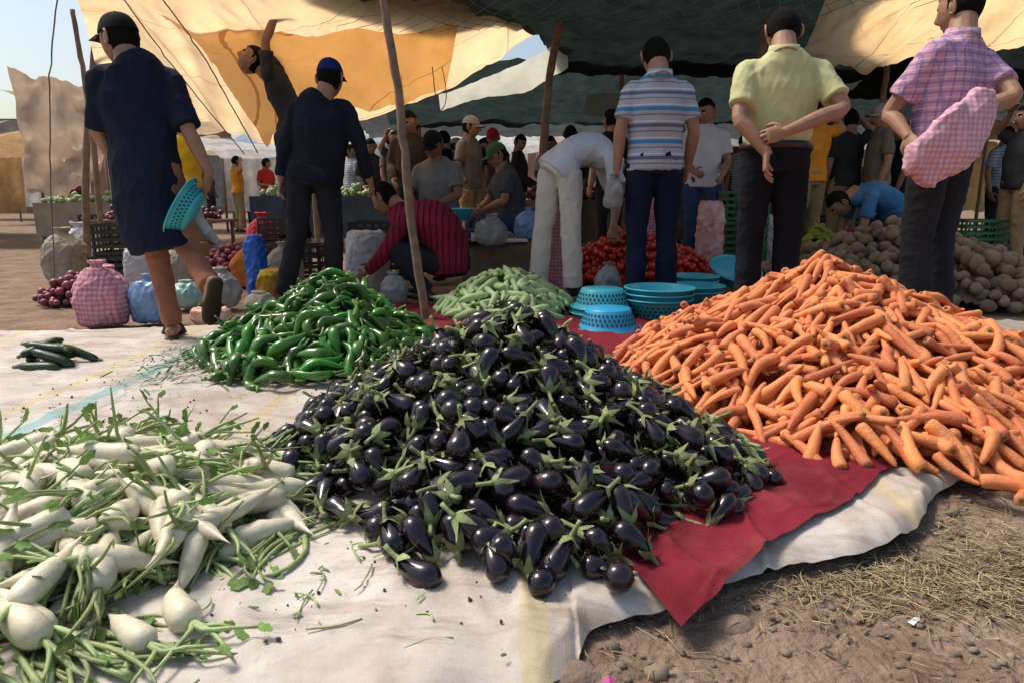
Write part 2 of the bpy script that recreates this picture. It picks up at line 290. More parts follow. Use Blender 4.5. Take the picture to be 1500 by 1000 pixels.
person('man_in_striped_polo',(.985,4.85),1.86,2,pose=dict(head=(-.01,.08,1.70),ell=(-.25,-.03,1.22),wrl=(-.26,.0,.98),elr=(.25,-.02,1.22),wrr=(.25,.1,.98),shl=(-.175,0,1.485),shr=(.175,0,1.485)),look=(0,.9,-.5),shirt=STR,trousers=NTR,seed=6,bulk=1.03,shoe=DSH,legw=1.1,vox=.008,collar=True)
person('man_in_yellow_polo',(1.52,4.08),1.85,-8,pose=dict(head=(.02,.08,1.69),shl=(-.195,0,1.475),shr=(.20,-.02,1.475),ell=(-.26,-.13,1.20),wrl=(-.13,-.22,1.01),elr=(.285,-.17,1.25),wrr=(-.04,-.25,1.12)),look=(.1,.9,-.5),
   shirt=YEL,trousers=BLACK,seed=8,bulk=1.1,shoe=DSH,legw=1.15,vox=.008,belt=BELT,tuck=True,collar=True,gripR=((-1,0,-.25),(0,1,-.2),1.0),gripL=((-.02,-.1,-1),(1,-.3,0),.5))
person('man_in_pink_plaid_shirt',(2.44,4.0),1.93,28,pose=dict(elr=(.20,-.22,1.30),wrr=(-.06,-.24,1.17),ell=(-.30,.05,1.24),wrl=(-.28,-.12,1.10),head=(.03,.06,1.785)),look=(-.5,.9,-.15),shirt=PLAID,trousers=CHAR,seed=9,bulk=1.08,shoe=DSH,legw=1.15,vox=.008,collar=True,
   gripR=((-.8,0,-.6),(-.2,.6,-.8),.9))
person('man_in_white_trousers',(.38,5.45),1.78,-60,pose=dict(pelvis=(-.02,0,1.0),hil=(-.08,.07,.95),hir=(.06,-.06,.95),waist=(.08,.03,1.10),chest=(.24,.08,1.14),shl=(.34,.25,1.05),shr=(.38,-.12,1.08),neck=(.42,.10,1.04),head=(.52,.16,.93),
   elr=(.43,-.14,.80),wrr=(.40,-.12,.56),ell=(.46,.2,.80),wrl=(.44,.1,.56),knl=(-.13,.06,.52),knr=(.08,-.08,.53),anl=(-.17,.05,.085),anr=(.10,-.1,.085)),look=(.5,.2,-.8),shirt=WHT,trousers=CREAM,seed=12,bulk=1.0,shoe=DSH,legw=1.25,vox=.009)
person('crouching_man_in_maroon_shirt',(-.68,5.3),1.72,75,pose=dict(pelvis=(.20,-.02,.27),hil=(.16,-.12,.26),hir=(.14,.12,.26),waist=(.19,-.02,.42),chest=(.07,-.02,.60),neck=(-.19,.03,.70),head=(-.30,.06,.77),shl=(-.13,-.19,.60),shr=(-.10,.20,.62),
   ell=(-.27,-.22,.36),wrl=(-.42,-.12,.22),elr=(-.3,.25,.4),wrr=(-.42,.1,.25),knl=(-.20,-.20,.40),knr=(-.24,.2,.42),anl=(.04,-.20,.085),anr=(-.05,.18,.085)),look=(-.8,.35,-.55),shirt=MAR,trousers=CHAR,seed=13,bulk=1.25,sleeve='long',shoe=DSH,vox=.009)
def sitpose(hd,lean=.06,z=0,reach=.35):
    R=rot2(hd); d=dict(pelvis=(0,0,.48),waist=(0,lean*.3,.62),chest=(0,lean*.7,.82),neck=(0,lean*1.3,1.01),head=(0,lean*1.3+.05,1.15),shl=(-.17,lean,.95),shr=(.17,lean,.95),ell=(-.25,lean+.1,.70),elr=(.25,lean+.1,.70),wrl=(-.13,reach,.62),wrr=(.13,reach,.60),
      hil=(-.1,0,.47),hir=(.1,0,.47),knl=(-.15,.42,.48),knr=(.15,.42,.48),anl=(-.14,.38,.085),anr=(.14,.38,.085))
    return {k:(R@np.array(v))+np.array([0,0,z if not k.startswith('an') else 0]) for k,v in d.items()}
person('seated_man_in_grey_tshirt',(-.70,6.8),1.78,165,pose=sitpose(165,.08,.10),look=(-.35,-.85,-.45),skin=SK2,cap=CAPB,shirt=GREY,trousers=CHAR,seed=15,vox=.011,bulk=1.12)
person('seated_man_in_green_cap',(.02,7.3),1.76,110,pose=sitpose(110,.1,.04),look=(-.9,-.25,-.4),cap=CAPG,shirt=cloth('slate_vest',(.07,.09,.11)),trousers=JEAN,seed=16,vox=.012,bulk=1.15)
person('man_reaching_up',(-1.98,6.3),1.75,60,pose=dict(pelvis=(.02,0,1.32),hil=(.0,-.08,1.30),hir=(.0,.09,1.30),waist=(.04,0,1.46),chest=(-.04,0,1.66),neck=(-.16,0,1.83),head=(-.27,-.02,1.93),shl=(-.10,-.16,1.80),shr=(-.08,.16,1.80),
   ell=(-.08,-.2,2.05),wrl=(.02,-.18,2.28),elr=(-.20,.2,2.05),wrr=(-.28,.15,2.28),knl=(.0,-.1,.90),knr=(.03,.1,.90),anl=(.02,-.1,.48),anr=(.05,.1,.48),toe=(-1,.3,0)),look=(-.75,-.25,.6),shirt=DGRY,trousers=CHAR,seed=17,vox=.011,bulk=.88,skin=SK2)
p_red=person('man_in_red_cap',(-.25,9.6),1.7,150,look=(-.2,-1,-.2),cap=CAPR,shirt=cloth('dull_shirt',(.10,.05,.05)),trousers=CHAR,seed=18,vox=.014)
p_chk=person('man_in_check_shirt',(-1.25,9.0),1.72,170,pose=None,look=(.7,.6,-.2),shirt=CHK,trousers=CHAR,seed=19,vox=.014)
p_or=person('man_in_orange_shirt',(3.05,7.2),1.80,20,pose=dict(elr=(.34,.1,1.45),wrr=(.18,.1,1.66)),shirt=ORA,trousers=KHA,seed=20,vox=.013,shoe=DSH)
p_dk=person('man_in_black_tshirt',(3.75,7.9),1.75,10,shirt=DGRY,trousers=KHA,seed=21,vox=.013,pose=dict(elr=(.30,.1,1.5),wrr=(.12,.1,1.68)))
p_tp=person('man_in_taupe_shirt',(3.95,7.6),1.76,80,look=(-.9,-.2,-.1),cap=cloth('beige_cap',(.4,.34,.26)),shirt=TAUPE,trousers=KHA,seed=22,vox=.013)
p_bl=person('bending_man_in_blue_shirt',(3.45,6.4),1.7,90,pose=dict(pelvis=(.1,0,.62),hil=(.1,-.1,.6),hir=(.1,.1,.6),waist=(.02,0,.72),chest=(-.14,0,.80),neck=(-.32,0,.80),head=(-.44,0,.72),shl=(-.25,-.17,.78),shr=(-.25,.17,.78),ell=(-.3,-.2,.52),wrl=(-.35,-.15,.32),elr=(-.3,.2,.52),wrr=(-.35,.15,.32),knl=(-.12,-.14,.42),knr=(-.12,.14,.42),anl=(.05,-.14,.085),anr=(.05,.14,.085)),look=(-.5,0,-.8),shirt=BLU,trousers=JEAN,seed=23,vox=.013)
p_wh=person('man_in_white_tshirt',(1.88,6.9),1.72,150,look=(-.7,-.6,-.3),shirt=WHT,trousers=JEAN,seed=24,vox=.013,pose=dict(wrl=(.1,-.3,.98),wrr=(-.15,-.3,1.0)))
p_rs=person('man_in_red_shirt',(-7.9,12.6),1.7,150,shirt=RED,trousers=JEAN,seed=25,vox=.014,look=(.6,-.8,-.3),pose=dict(wrl=(.25,-.3,1.0),wrr=(-.1,-.35,1.0)))
p_ys=person('walking_man_in_yellow_shirt',(-3.7,8.0),1.7,60,shirt=YSH,trousers=cloth('pale_jeans',(.3,.38,.46)),seed=26,vox=.014,pose=dict(knl=(.1,0,.5),anl=(.35,0,.12),knr=(-.15,0,.5),anr=(-.25,0,.085)))
p_na=person('man_in_navy_tshirt',(1.15,8.2),1.78,30,shirt=NAVY,trousers=CHAR,seed=27,vox=.014)
p_g2=person('vendor_in_dark_shirt',(-1.15,8.0),1.74,190,shirt=cloth('dark_brown_shirt',(.05,.035,.03)),trousers=CHAR,seed=28,vox=.014,sleeve='long',look=(-.4,-.8,-.4),pose=dict(wrl=(.1,-.3,.95),wrr=(-.15,-.3,.95)))
def copyp(src,name,x,y,rz=0,s=1):
    o=bpy.data.objects.new(name,src.data); o.location=(x,y,0); o.rotation_euler[2]=math.radians(rz); o.scale=(s,s,s); sc.collection.objects.link(o)
for i,(src,nm,x,y,r) in enumerate([(p_na,'standing_shopper',-.95,10.0,40),(p_tp,'standing_shopper',-.5,8.4,160),(p_wh,'standing_shopper',.6,11,30),(p_dk,'standing_shopper',2.2,10.5,80),(p_na,'standing_shopper',4.6,11,200),
    (p_rs,'standing_shopper',-5.6,16,90),(p_na,'standing_shopper',-6.3,17,20),(p_chk,'standing_shopper',-4.6,18,200),(p_tp,'standing_shopper',3.2,13,20),(p_red,'standing_shopper',1.3,13,-60),(p_or,'standing_shopper',5.5,12,100),(p_wh,'standing_shopper',-3.2,15,170),(p_dk,'standing_shopper',-2.0,14,0),(p_chk,'standing_shopper',6.4,9.2,30)]):
    copyp(src,nm,x,y,r,.96+.02*(i%4))
rc=np.random.default_rng(77); pool=[p_na,p_dk,p_tp,p_g2,p_chk,p_g2,p_na,p_wh,p_red,p_dk,p_or]
for i in range(46):
    y=rc.uniform(9.8,19); x=rc.uniform(-.62*y,.62*y); a=rc.uniform(0,360)
    if x<-3: 
        y+=5
        if i%2: continue
    copyp(pool[i%len(pool)],'market_shopper',x,y,a,.92+.002*(i%50))
for i,(x,y,sr) in enumerate([(-.55,9.2,p_na),(.1,10.3,p_g2),(-1.6,9.9,p_dk),(.75,9.0,p_g2),(2.6,9.3,p_na),(3.3,10.0,p_chk),(4.9,8.9,p_na),(5.6,10.2,p_g2),(-.9,11.2,p_tp),(1.7,11.6,p_dk),(2.9,11.5,p_or),(-2.2,11.0,p_g2),(5.2,7.2,p_dk),(6.0,7.9,p_g2)]):
    copyp(sr,'market_shopper',x,y,i*67,.97)
# ------------------------------------------------------------------ ground & cloths
def nz(x,y,s,o=0): return noise.noise(Vector((x*s+o,y*s,o*1.7)))
def rid(x,y,s,o=0): return 1-abs(nz(x,y,s,o))*2
def crease(x,y,s,o=0,w=.10): return max(0,1-abs(nz(x,y,s,o))/w)
def tarpz(x,y):
    wx=x+.12*nz(x,y,3,21); wy=y+.12*nz(x,y,3,25)
    return .028+.012*nz(x,y,1.6,3)+.009*rid(x+.3*nz(x,y,2,9),y*.8,2.6,5)**2+.009*crease(wx*.9+wy*.35,wy*.5-.3*wx,3.0,8,.07)+.005*crease(wx-.3*wy,wy*.6,6.0,14,.09)+.0022*nz(x,y,18,2)
dirt=M('packed_dirt',(.16,.10,.068),.95,col2=(.33,.235,.17),scale=3.5,bump=1,bscale=60,spec=.12,dist=.015); stain(dirt,(.40,.31,.23),14,.52,.7,.5,6); stain(dirt,(.11,.07,.05),5,.55,.7,.5,6); crumple(dirt,16,.5,.02)
def spaced(a,b,fa,fb,st):
    out=list(np.arange(fa,fb,st)); x=fa; d=st
    while x>a: d*=1.25; x-=d; out.insert(0,x)
    x=fb; d=st
    while x<b: d*=1.25; x+=d; out.append(x)
    return np.array(out)
xs=spaced(-150,150,-.2,2.6,.014); ys=spaced(-60,250,.85,2.7,.014)
def gz(x,y):
    near=1 if (-.8<x<3.5 and .3<y<3.5) else 0
    z=-.03+.02*nz(x,y,.8,4)+(.018*nz(x,y,4,1)+.012*max(0,nz(x,y,14,2))+.008*nz(x,y,35,6)+.004*nz(x,y,80,6) if near else 0)
    if y>2.6: z=-.0+.015*nz(x,y,.8,4)*min(1,(y-2.6))-.03*max(0,1-(y-2.6))
    return z
V=[(x,y,gz(x,y)) for y in ys for x in xs]; F=[]
nx=len(xs)
for j in range(len(ys)-1):
    for i in range(nx-1): F.append((j*nx+i,j*nx+i+1,(j+1)*nx+i+1,(j+1)*nx+i))
mkobj('dirt_ground',[(np.array(V),F,dirt)])
def ruled(A,B,nu,nv,zf):
    a=cr(A,nu) ; b=cr(B,nu); V=[]
    for j in range(nv+1):
        f=j/nv
        for i in range(nu):
            x,y=a[i]*(1-f)+b[i]*f; V.append((x,y,zf(x,y,i/(nu-1),f)))
    F=[(j*nu+i,j*nu+i+1,(j+1)*nu+i+1,(j+1)*nu+i) for j in range(nv) for i in range(nu-1)]
    return np.array(V),F
front=[(-3.4,.55),(-2.2,.6),(-1.2,.72),(-.45,.86),(.035,.985),(.16,1.16),(.29,1.225),(.43,1.31),(.587,1.37),(.785,1.42),(1.0,1.56),(1.15,1.73),(1.42,1.95),(1.9,2.3),(2.7,2.7),(3.6,2.9)]
back=[(-3.4,3.9),(-2.6,4.0),(-1.9,4.15),(-1.4,4.3),(-.9,4.5),(-.4,4.7),(0,4.9),(.4,4.9),(.8,4.8),(1.2,4.6),(1.6,4.5),(2.0,4.4),(2.4,4.35),(2.8,4.3),(3.2,4.3),(3.8,4.2)]
tarpm=M('woven_plastic_tarp',(.54,.48,.42),.62,col2=(.70,.65,.59),scale=2.3,bump=.14,bscale=260,spec=.3,
   stripes=[(0,.95,.07,.125,(.64,.52,.22,.65),.10),(0,5,.674,.688,(.12,.40,.40,.7),.10),(0,.95,.15,.158,(.5,.42,.22,.5),.10),(0,5,.70,.703,(.12,.40,.40,.7),.10),(1,1.31,.4,.404,(.3,.26,.22,.6),.06)])
stain(tarpm,(.33,.24,.17),1.4,.42,.64,.75,10); stain(tarpm,(.25,.18,.12),2.2,.52,.66,.7,8,(1,4.5,1,.5)); stain(tarpm,(.22,.16,.11),8,.57,.72,.6,6); stain(tarpm,(.38,.30,.23),70,.56,.68,.4,3); crumple(tarpm,3.2,.5,.035)
frag=lambda x:.010*nz(x,0,9,3)+.006*nz(x,0,30,5)
def edgef(x,f): return (.012*math.sin(x*17+3*math.sin(x*7)))*max(0,1-f/.07)
def tz(x,y,u,f):
    e=max(0,1-f/.025); under=.0
    # the tarp is pressed flat where the red cloth lies over it
    return tarpz(x,y)+(edgef(x,f)+.008*nz(x,y,14,33)*max(0,1-f/.07))*(0 if .12<x<1.0 else 1)-.030*e*e
front2=[(x,y) for x,y in cr(front,200)]; front2=[(x,y+frag(x)) for x,y in front2]
V,F=ruled(front2,back,420,340,tz); mkobj('white_woven_tarp',[(V,F,tarpm)])
redm=M('dark_red_cloth',(.21,.018,.030),.88,.35,5,.4,260,spec=.15); stain(redm,(.24,.11,.08),3,.52,.72,.45); crumple(redm,5,.5,.03)
A=[(.204,1.435),(.17,1.7),(.10,2.1),(-.1,2.8),(-.4,3.6),(-.8,4.4),(-1.1,5.0)]
B=[(.315,1.13),(.60,1.42),(.84,1.60),(1.08,1.84),(1.42,2.1),(2.1,3.0),(1.7,4.7)]
def rz(x,y,u,f):
    t=tarpz(x,y)+.013+.010*crease(x*1.2-y*.5,y*.7+x,3,12,.14)+.004*abs(nz(x,y,14,7))
    if x<.6 and y<1.25: t-=(1.25-y)*.15
    return t
A2=[(x+.008*nz(x,y,9,41),y) for x,y in cr(A,120)]; B2=[(x,y+.010*nz(x,y,8,43)) for x,y in cr(B,120)]
V,F=ruled(A2,B2,260,150,rz); mkobj('dark_red_ground_cloth',[(V,F,redm)])
# ------------------------------------------------------------------ produce
def tubeG(*a,m=0,**k): V,F=tube(*a,**k); return V,F,m
def v_eggplant(r):
    L=r.uniform(.062,.114); R=r.uniform(.0235,.0335); t=np.linspace(0,1,12); bend=r.uniform(-.012,.012)
    prof=np.array([.35,.52,.62,.70,.79,.88,.95,1,1,.92,.70,.25])
    P=np.c_[t*L-L/2,bend*np.sin(t*3.1),0*t]
    g=[tubeG(P,prof*R,seg=12,m=0)]
    n=5; V=[];F=[]; a0=r.uniform(0,6)
    for k in range(n):
        a=a0+k*2*math.pi/n; ll=r.uniform(.014,.030)
        rows=[(-L/2-.006,.006,.9),(-L/2+.003,R*.56,.58),(-L/2+ll*.45,R*.74,.32),(-L/2+ll*.85,R*.84+r.uniform(0,.008),.13),(-L/2+ll*1.2,R*.88+r.uniform(.0,.024),.02)]
        o=len(V)
        for (x,rr,w) in rows:
            for da in(-w,0,w): V.append((x,(rr+.002)*math.cos(a+da),(rr+.002)*math.sin(a+da)))
        for q in range(4):
            for c in(0,1): F.append((o+q*3+c,o+q*3+c+1,o+q*3+c+4,o+q*3+c+3))
    g.append((np.array(V),F,1))
    sl=r.uniform(.03,.06); by=r.uniform(-.03,.03); bz=r.uniform(-.025,.025)
    g.append(tubeG([(-L/2+.002,0,0),(-L/2-sl*.5,by*.3,bz*.3),(-L/2-sl,by,bz)],[.0075,.005,.006],seg=6,m=1,n=5))
    return g,L/2,R*.95
def v_carrot(r):
    L=r.uniform(.12,.215)*(.72 if r.random()<.2 else 1); R=r.uniform(.0130,.0225); b1=r.normal(0,.006); b2=r.normal(0,.0045)
    prof=np.array([.30,.82,1,1,.94,.88,.81,.73,.64,.53,.36,.09])*(1+r.normal(0,.03,12)); tp=np.array([0,.012,.05,.15,.27,.39,.51,.62,.74,.86,.95,1.0])
    P=np.c_[tp*L-L/2,b1*np.sin(tp*3)*2,b2*np.sin(tp*5)]
    g=[tubeG(P,prof*R,seg=10,m=0)]
    g.append(tubeG([(-L/2-.004,0,0),(-L/2+.003,0,0)],[R*.32,R*.46],seg=6,m=1))
    return g,L/2,R*.9
def v_pepper(r):
    L=r.uniform(.15,.225); R=r.uniform(.019,.027); b=r.uniform(.015,.05)*r.choice([-1,1]); tp=np.linspace(0,1,13)
    prof=np.array([.4,.85,1,1,.96,.92,.86,.8,.72,.62,.5,.32,.06])*(1+r.normal(0,.07,13))
    P=np.c_[tp*L-L/2,b*(tp-.5)**2*4-b*.5+.014*np.sin(tp*6),.010*np.sin(tp*4)]
    V,F=tube(P,prof*R,seg=12,R2=prof*R*.85); k=np.arange(len(V)-2)%12; V[:-2]=P[(np.arange(len(V)-2)//12)]+(V[:-2]-P[(np.arange(len(V)-2)//12)])*(1+.09*np.cos(k*math.pi/2))[:,None]
    g=[(V,F,0)]
    g.append(tubeG([(-L/2+.003,P[0,1],0),(-L/2-.015,P[0,1],.004),(-L/2-.045,P[0,1]+r.normal(0,.014),.01)],[.011,.0045,.0055],seg=6,m=1))
    return g,L/2,R
def v_zuc(r):
    L=r.uniform(.15,.21); R=r.uniform(.020,.028); tp=np.linspace(0,1,9); prof=np.array([.5,.82,.90,.93,1,1.04,1.02,.85,.3]); P=np.c_[tp*L-L/2,r.normal(0,.006)*np.sin(tp*3),0*tp]
    return [tubeG(P,prof*R,seg=9,m=0),tubeG([(-L/2+.002,0,0),(-L/2-.020,0,.002)],[.010,.008],seg=6,m=1)],L/2,R
def v_blob(rad,sq=1.0,lump=.1,nu=9,nv=7):
    def f(r):
        R=rad*r.uniform(.75,1.25); V,F=ball((0,0,0),(R*sq,R,R*.92),nu,nv); V=V*(1+r.normal(0,lump,len(V))[:,None]*.5); return [(V,F,0)],R*sq*.6,R
    return f
def pile(name,c,rim,H,gen,mats,cand=14,maxn=900,ex=1.0,nvar=10,thresh=.004,depth=.05,base=.03,stray=0,seed=1,core=None,embed=.35,rough=0.02,strayr=1.12,corelim=.93,flow=0,strayarc=(0,6.283),tmax=.9):
    r=np.random.default_rng(seed); vs=[gen(r) for _ in range(nvar)]
    rim=np.array(rim,float); Rm=rim.max()*1.3; cs=.008 if Rm<1.6 else .012; n=int(2*Rm/cs)+1
    gx=np.linspace(-Rm,Rm,n); X,Y=np.meshgrid(gx,gx,indexing='ij'); ang=(np.arctan2(Y,X)/(2*np.pi)*len(rim))%len(rim)
    i0=ang.astype(int)%len(rim); f=ang-ang.astype(int); f=f*f*(3-2*f); rr=rim[i0]*(1-f)+rim[(i0+1)%len(rim)]*f
    rr=rr*(1+.035*np.sin(ang*5.1+seed)+.025*np.sin(ang*11.3+2*seed))
    d=np.hypot(X,Y)/rr
    q=np.clip(1-d,0,1); T=base+H*q**ex
    T=T+rough*np.sin(X*9+2*np.sin(Y*5+seed))*np.sin(Y*8+seed)*np.clip(q*3,0,1)
    HM=np.maximum(base,T-depth); 
    inside=np.argwhere(d<1.0)
    Vs=[];Fs=[];MI=[];RN=[];o=0
    def put(v,M3,t,rv):
        nonlocal o
        for V,F,m in v[0]:
            W=V@M3.T+t; Vs.append(W); Fs.extend([tuple(i+o for i in fc) for fc in F]); MI.extend([m]*len(F)); RN.append(np.full(len(V),rv)); o+=len(V)
    cnt=0; fail=0
    while cnt<maxn and fail<60:
        v=vs[r.integers(nvar)]; L,R=v[1],v[2]
        idx=inside[r.integers(len(inside),size=cand)]; de=T[idx[:,0],idx[:,1]]-HM[idx[:,0],idx[:,1]]; b=idx[de.argmax()]
        if de.max()<thresh: fail+=1; continue
        a=r.uniform(0,2*np.pi); px,py=gx[b[0]],gx[b[1]]
        if flow and r.random()<flow: a=math.atan2(py,px)+r.normal(0,.5)+(math.pi if r.random()<.3 else 0)
        ca,sa=math.cos(a),math.sin(a)
        s=np.linspace(-L,L,7); ix=np.clip(((px+s*ca+Rm)/cs).astype(int),2,n-3); iy=np.clip(((py+s*sa+Rm)/cs).astype(int),2,n-3)
        h=HM[ix,iy]; sl=np.clip(np.polyfit(s,h,1)[0]+r.normal(0,.10*min(1,tmax)),-tmax,tmax)
        z0=np.max(h-sl*s)-embed*R*1.0+R*.85
        z0=min(z0,T[b[0],b[1]]+R*1.3)
        th=math.atan(sl); d1=np.array([ca*math.cos(th),sa*math.cos(th),math.sin(th)]); d2=np.array([-sa,ca,0]); d3=np.cross(d1,d2); roll=r.uniform(0,6.28)
        e2=d2*math.cos(roll)+d3*math.sin(roll); e3=np.cross(d1,e2)
        put(v,np.column_stack([d1,e2,e3]),np.array([c[0]+px,c[1]+py,z0]),r.random())
        w=int((L+R)/cs)+1; x0,x1=max(0,b[0]-w),min(n,b[0]+w+1); y0,y1=max(0,b[1]-w),min(n,b[1]+w+1)
        DX=X[x0:x1,y0:y1]-px; DY=Y[x0:x1,y0:y1]-py; al=DX*ca+DY*sa; pe=abs(-DX*sa+DY*ca); al2=np.clip(al,-L,L); dist=np.hypot(pe,al-al2)
        top=np.where(dist<R,z0+sl*al2+np.sqrt(np.clip(R*R-dist**2,0,None)),-1)
        HM[x0:x1,y0:y1]=np.maximum(HM[x0:x1,y0:y1],top); cnt+=1
    for k in range(stray):
        v=vs[r.integers(nvar)]; a=r.uniform(*strayarc); rr_=rim[int(a/(2*np.pi)*len(rim))%len(rim)]*r.uniform(.98,strayr); px,py=rr_*math.cos(a),rr_*math.sin(a); b=r.uniform(0,6.28)
        d1=np.array([math.cos(b),math.sin(b),0]);d2=np.array([-math.sin(b),math.cos(b),0]); put(v,np.column_stack([d1,d2,[0,0,1]]),np.array([c[0]+px,c[1]+py,base+v[2]*.95]),r.random())
    V=np.vstack(Vs); me=bpy.data.meshes.new(name)
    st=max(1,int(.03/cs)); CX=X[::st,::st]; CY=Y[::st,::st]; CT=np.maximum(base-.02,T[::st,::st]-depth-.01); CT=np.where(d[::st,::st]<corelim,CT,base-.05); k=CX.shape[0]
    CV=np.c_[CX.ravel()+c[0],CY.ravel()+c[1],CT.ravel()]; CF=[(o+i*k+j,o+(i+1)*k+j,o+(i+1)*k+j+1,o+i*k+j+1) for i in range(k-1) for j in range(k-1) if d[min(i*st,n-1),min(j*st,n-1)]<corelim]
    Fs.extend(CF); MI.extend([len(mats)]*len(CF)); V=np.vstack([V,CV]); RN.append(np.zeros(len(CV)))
    me.from_pydata((V-np.array([c[0],c[1],0])).tolist(),[],Fs)
    for m in mats: me.materials.append(m)
    me.materials.append(core or mats[0])
    me.polygons.foreach_set('material_index',MI); me.polygons.foreach_set('use_smooth',[True]*len(Fs))
    at=me.attributes.new('rnd','FLOAT','POINT'); at.data.foreach_set('value',np.concatenate(RN).astype(np.float32)); me.update()
    ob=bpy.data.objects.new(name,me); ob.location=(c[0],c[1],0); sc.collection.objects.link(ob); print(name,cnt,len(Fs)); return ob
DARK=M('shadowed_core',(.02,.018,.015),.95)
EGG=M('eggplant_skin',(.013,.005,.010),.20,.5,8,.05,60,rnd=.55,coat=.3,hue=.03); stain(EGG,(.040,.022,.026),30,.55,.75,.5,4); CAL=M('eggplant_calyx',(.27,.31,.125),.8,.4,40,.3,120,rnd=.4,hue=.02)
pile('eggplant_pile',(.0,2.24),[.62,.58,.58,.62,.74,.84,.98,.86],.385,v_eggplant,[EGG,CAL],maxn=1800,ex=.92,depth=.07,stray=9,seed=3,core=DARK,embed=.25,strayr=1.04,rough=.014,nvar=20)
CAR=M('carrot_skin',(.74,.235,.085),.6,.22,14,.35,90,rnd=.24,hue=.008,spec=.3); stain(CAR,(.50,.24,.12),22,.50,.70,.6,5); CTOP=M('carrot_crown',(.13,.10,.04),.9)
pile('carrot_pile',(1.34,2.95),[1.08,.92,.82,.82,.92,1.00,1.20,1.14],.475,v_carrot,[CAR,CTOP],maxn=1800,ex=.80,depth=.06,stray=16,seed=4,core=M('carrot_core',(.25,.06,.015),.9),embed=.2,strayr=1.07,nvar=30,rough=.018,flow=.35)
PEP=M('green_pepper_skin',(.062,.20,.018),.28,.5,7,.06,40,rnd=.5,hue=.025,coat=.25); PST=M('pepper_stem',(.15,.26,.06),.6,rnd=.2)
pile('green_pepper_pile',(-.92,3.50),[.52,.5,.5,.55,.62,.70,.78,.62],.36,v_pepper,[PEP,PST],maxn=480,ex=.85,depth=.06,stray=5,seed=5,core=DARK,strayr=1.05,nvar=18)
ZUC=M('zucchini_skin',(.42,.55,.24),.5,.25,15,.1,80,rnd=.22); 
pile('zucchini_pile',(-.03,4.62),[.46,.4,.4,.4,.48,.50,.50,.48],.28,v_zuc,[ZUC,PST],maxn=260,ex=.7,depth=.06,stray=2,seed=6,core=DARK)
POT=M('potato_skin',(.26,.18,.115),.9,.35,12,.3,60,rnd=.3)
pile('potato_pile',(3.15,5.7),[1.3,1,1,1,1.1,1.1,1.0,1.2],.52,v_blob(.042,1.25,.06),[POT],maxn=1200,ex=.6,depth=.06,seed=7,core=POT)
TOM=M('tomato_skin',(.60,.035,.018),.3,.25,8,.03,40,rnd=.25,coat=.3)
pile('tomato_pile',(1.05,6.3),[.85,.7,.6,.6,.6,.6,.62,.7],.48,v_blob(.035,1,.01),[TOM],maxn=700,ex=.6,depth=.06,seed=8,core=TOM)
pile('tomato_pile',(3.9,7.3),[1.2,.7,.6,.6,.9,.6,.62,.7],.55,v_blob(.035,1,.01),[TOM],maxn=500,ex=.6,depth=.05,seed=9,core=TOM)
PYE=M('yellow_green_pepper',(.45,.50,.06),.35,.3,rnd=.3)
pile('pale_pepper_pile',(2.95,6.6),[.3]*8,.5,v_zuc,[PYE,PST],maxn=160,ex=.6,depth=.05,seed=10,core=DARK)
ONI=M('red_onion_skin',(.26,.05,.08),.45,.35,10,.1,50,rnd=.35)
pile('red_onion_pile',(-3.35,5.2),[.24]*8,.16,v_blob(.030,.95,.02),[ONI],maxn=140,ex=.7,depth=.05,seed=11,core=DARK,stray=10)
pile('red_onion_pile',(-2.75,6.9),[.5]*8,.30,v_blob(.034,.95,.02),[ONI],maxn=350,ex=.7,depth=.05,seed=12,core=DARK,stray=14)
pile('orange_pile',(-.9,8.9),[.6]*8,.9,v_blob(.038,1,.01),[M('orange_peel',(.7,.38,.04),.5,rnd=.2)],maxn=450,ex=.5,depth=.05,seed=13,core=ORA)
pile('dark_zucchini_pile',(-2.16,3.12),[.15]*8,.04,v_zuc,[M('dark_zucchini',(.02,.05,.015),.4,rnd=.3),PST],maxn=8,ex=.7,depth=.03,seed=14,core=DARK,corelim=.3)
RAD=M('white_radish_skin',(.72,.65,.47),.5,.2,18,.15,80,rnd=.14); stain(RAD,(.42,.32,.19),14,.52,.72,.55,6); STK=M('radish_stalk',(.44,.53,.22),.55,.3,20,.2,100,rnd=.35,hue=.02,transl=.2); LEAF=M('radish_leaf',(.20,.33,.07),.7,.5,25,.4,80,rnd=.5,transl=.3,hue=.02)
def leafG(p,d,w,l,r,m=2):
    d=norm(d); s=norm(np.cross(d,[0,0,1])+r.normal(0,.3,3)); u=np.cross(s,d); V=[];F=[]; n=6
    for i in range(n):
        t=i/(n-1); ww=w*math.sin(min(1,t*1.15+.08)*math.pi)**.6*(1 if i%2 else .65); q=p+d*l*t+u*(-.25*l*t*t)
        V+= [q-s*ww+u*.15*ww,q,q+s*ww+u*.2*ww]
    for i in range(n-1):
        for c in(0,1): F.append((i*3+c,i*3+c+1,i*3+c+4,i*3+c+3))
    return np.array(V),F,m
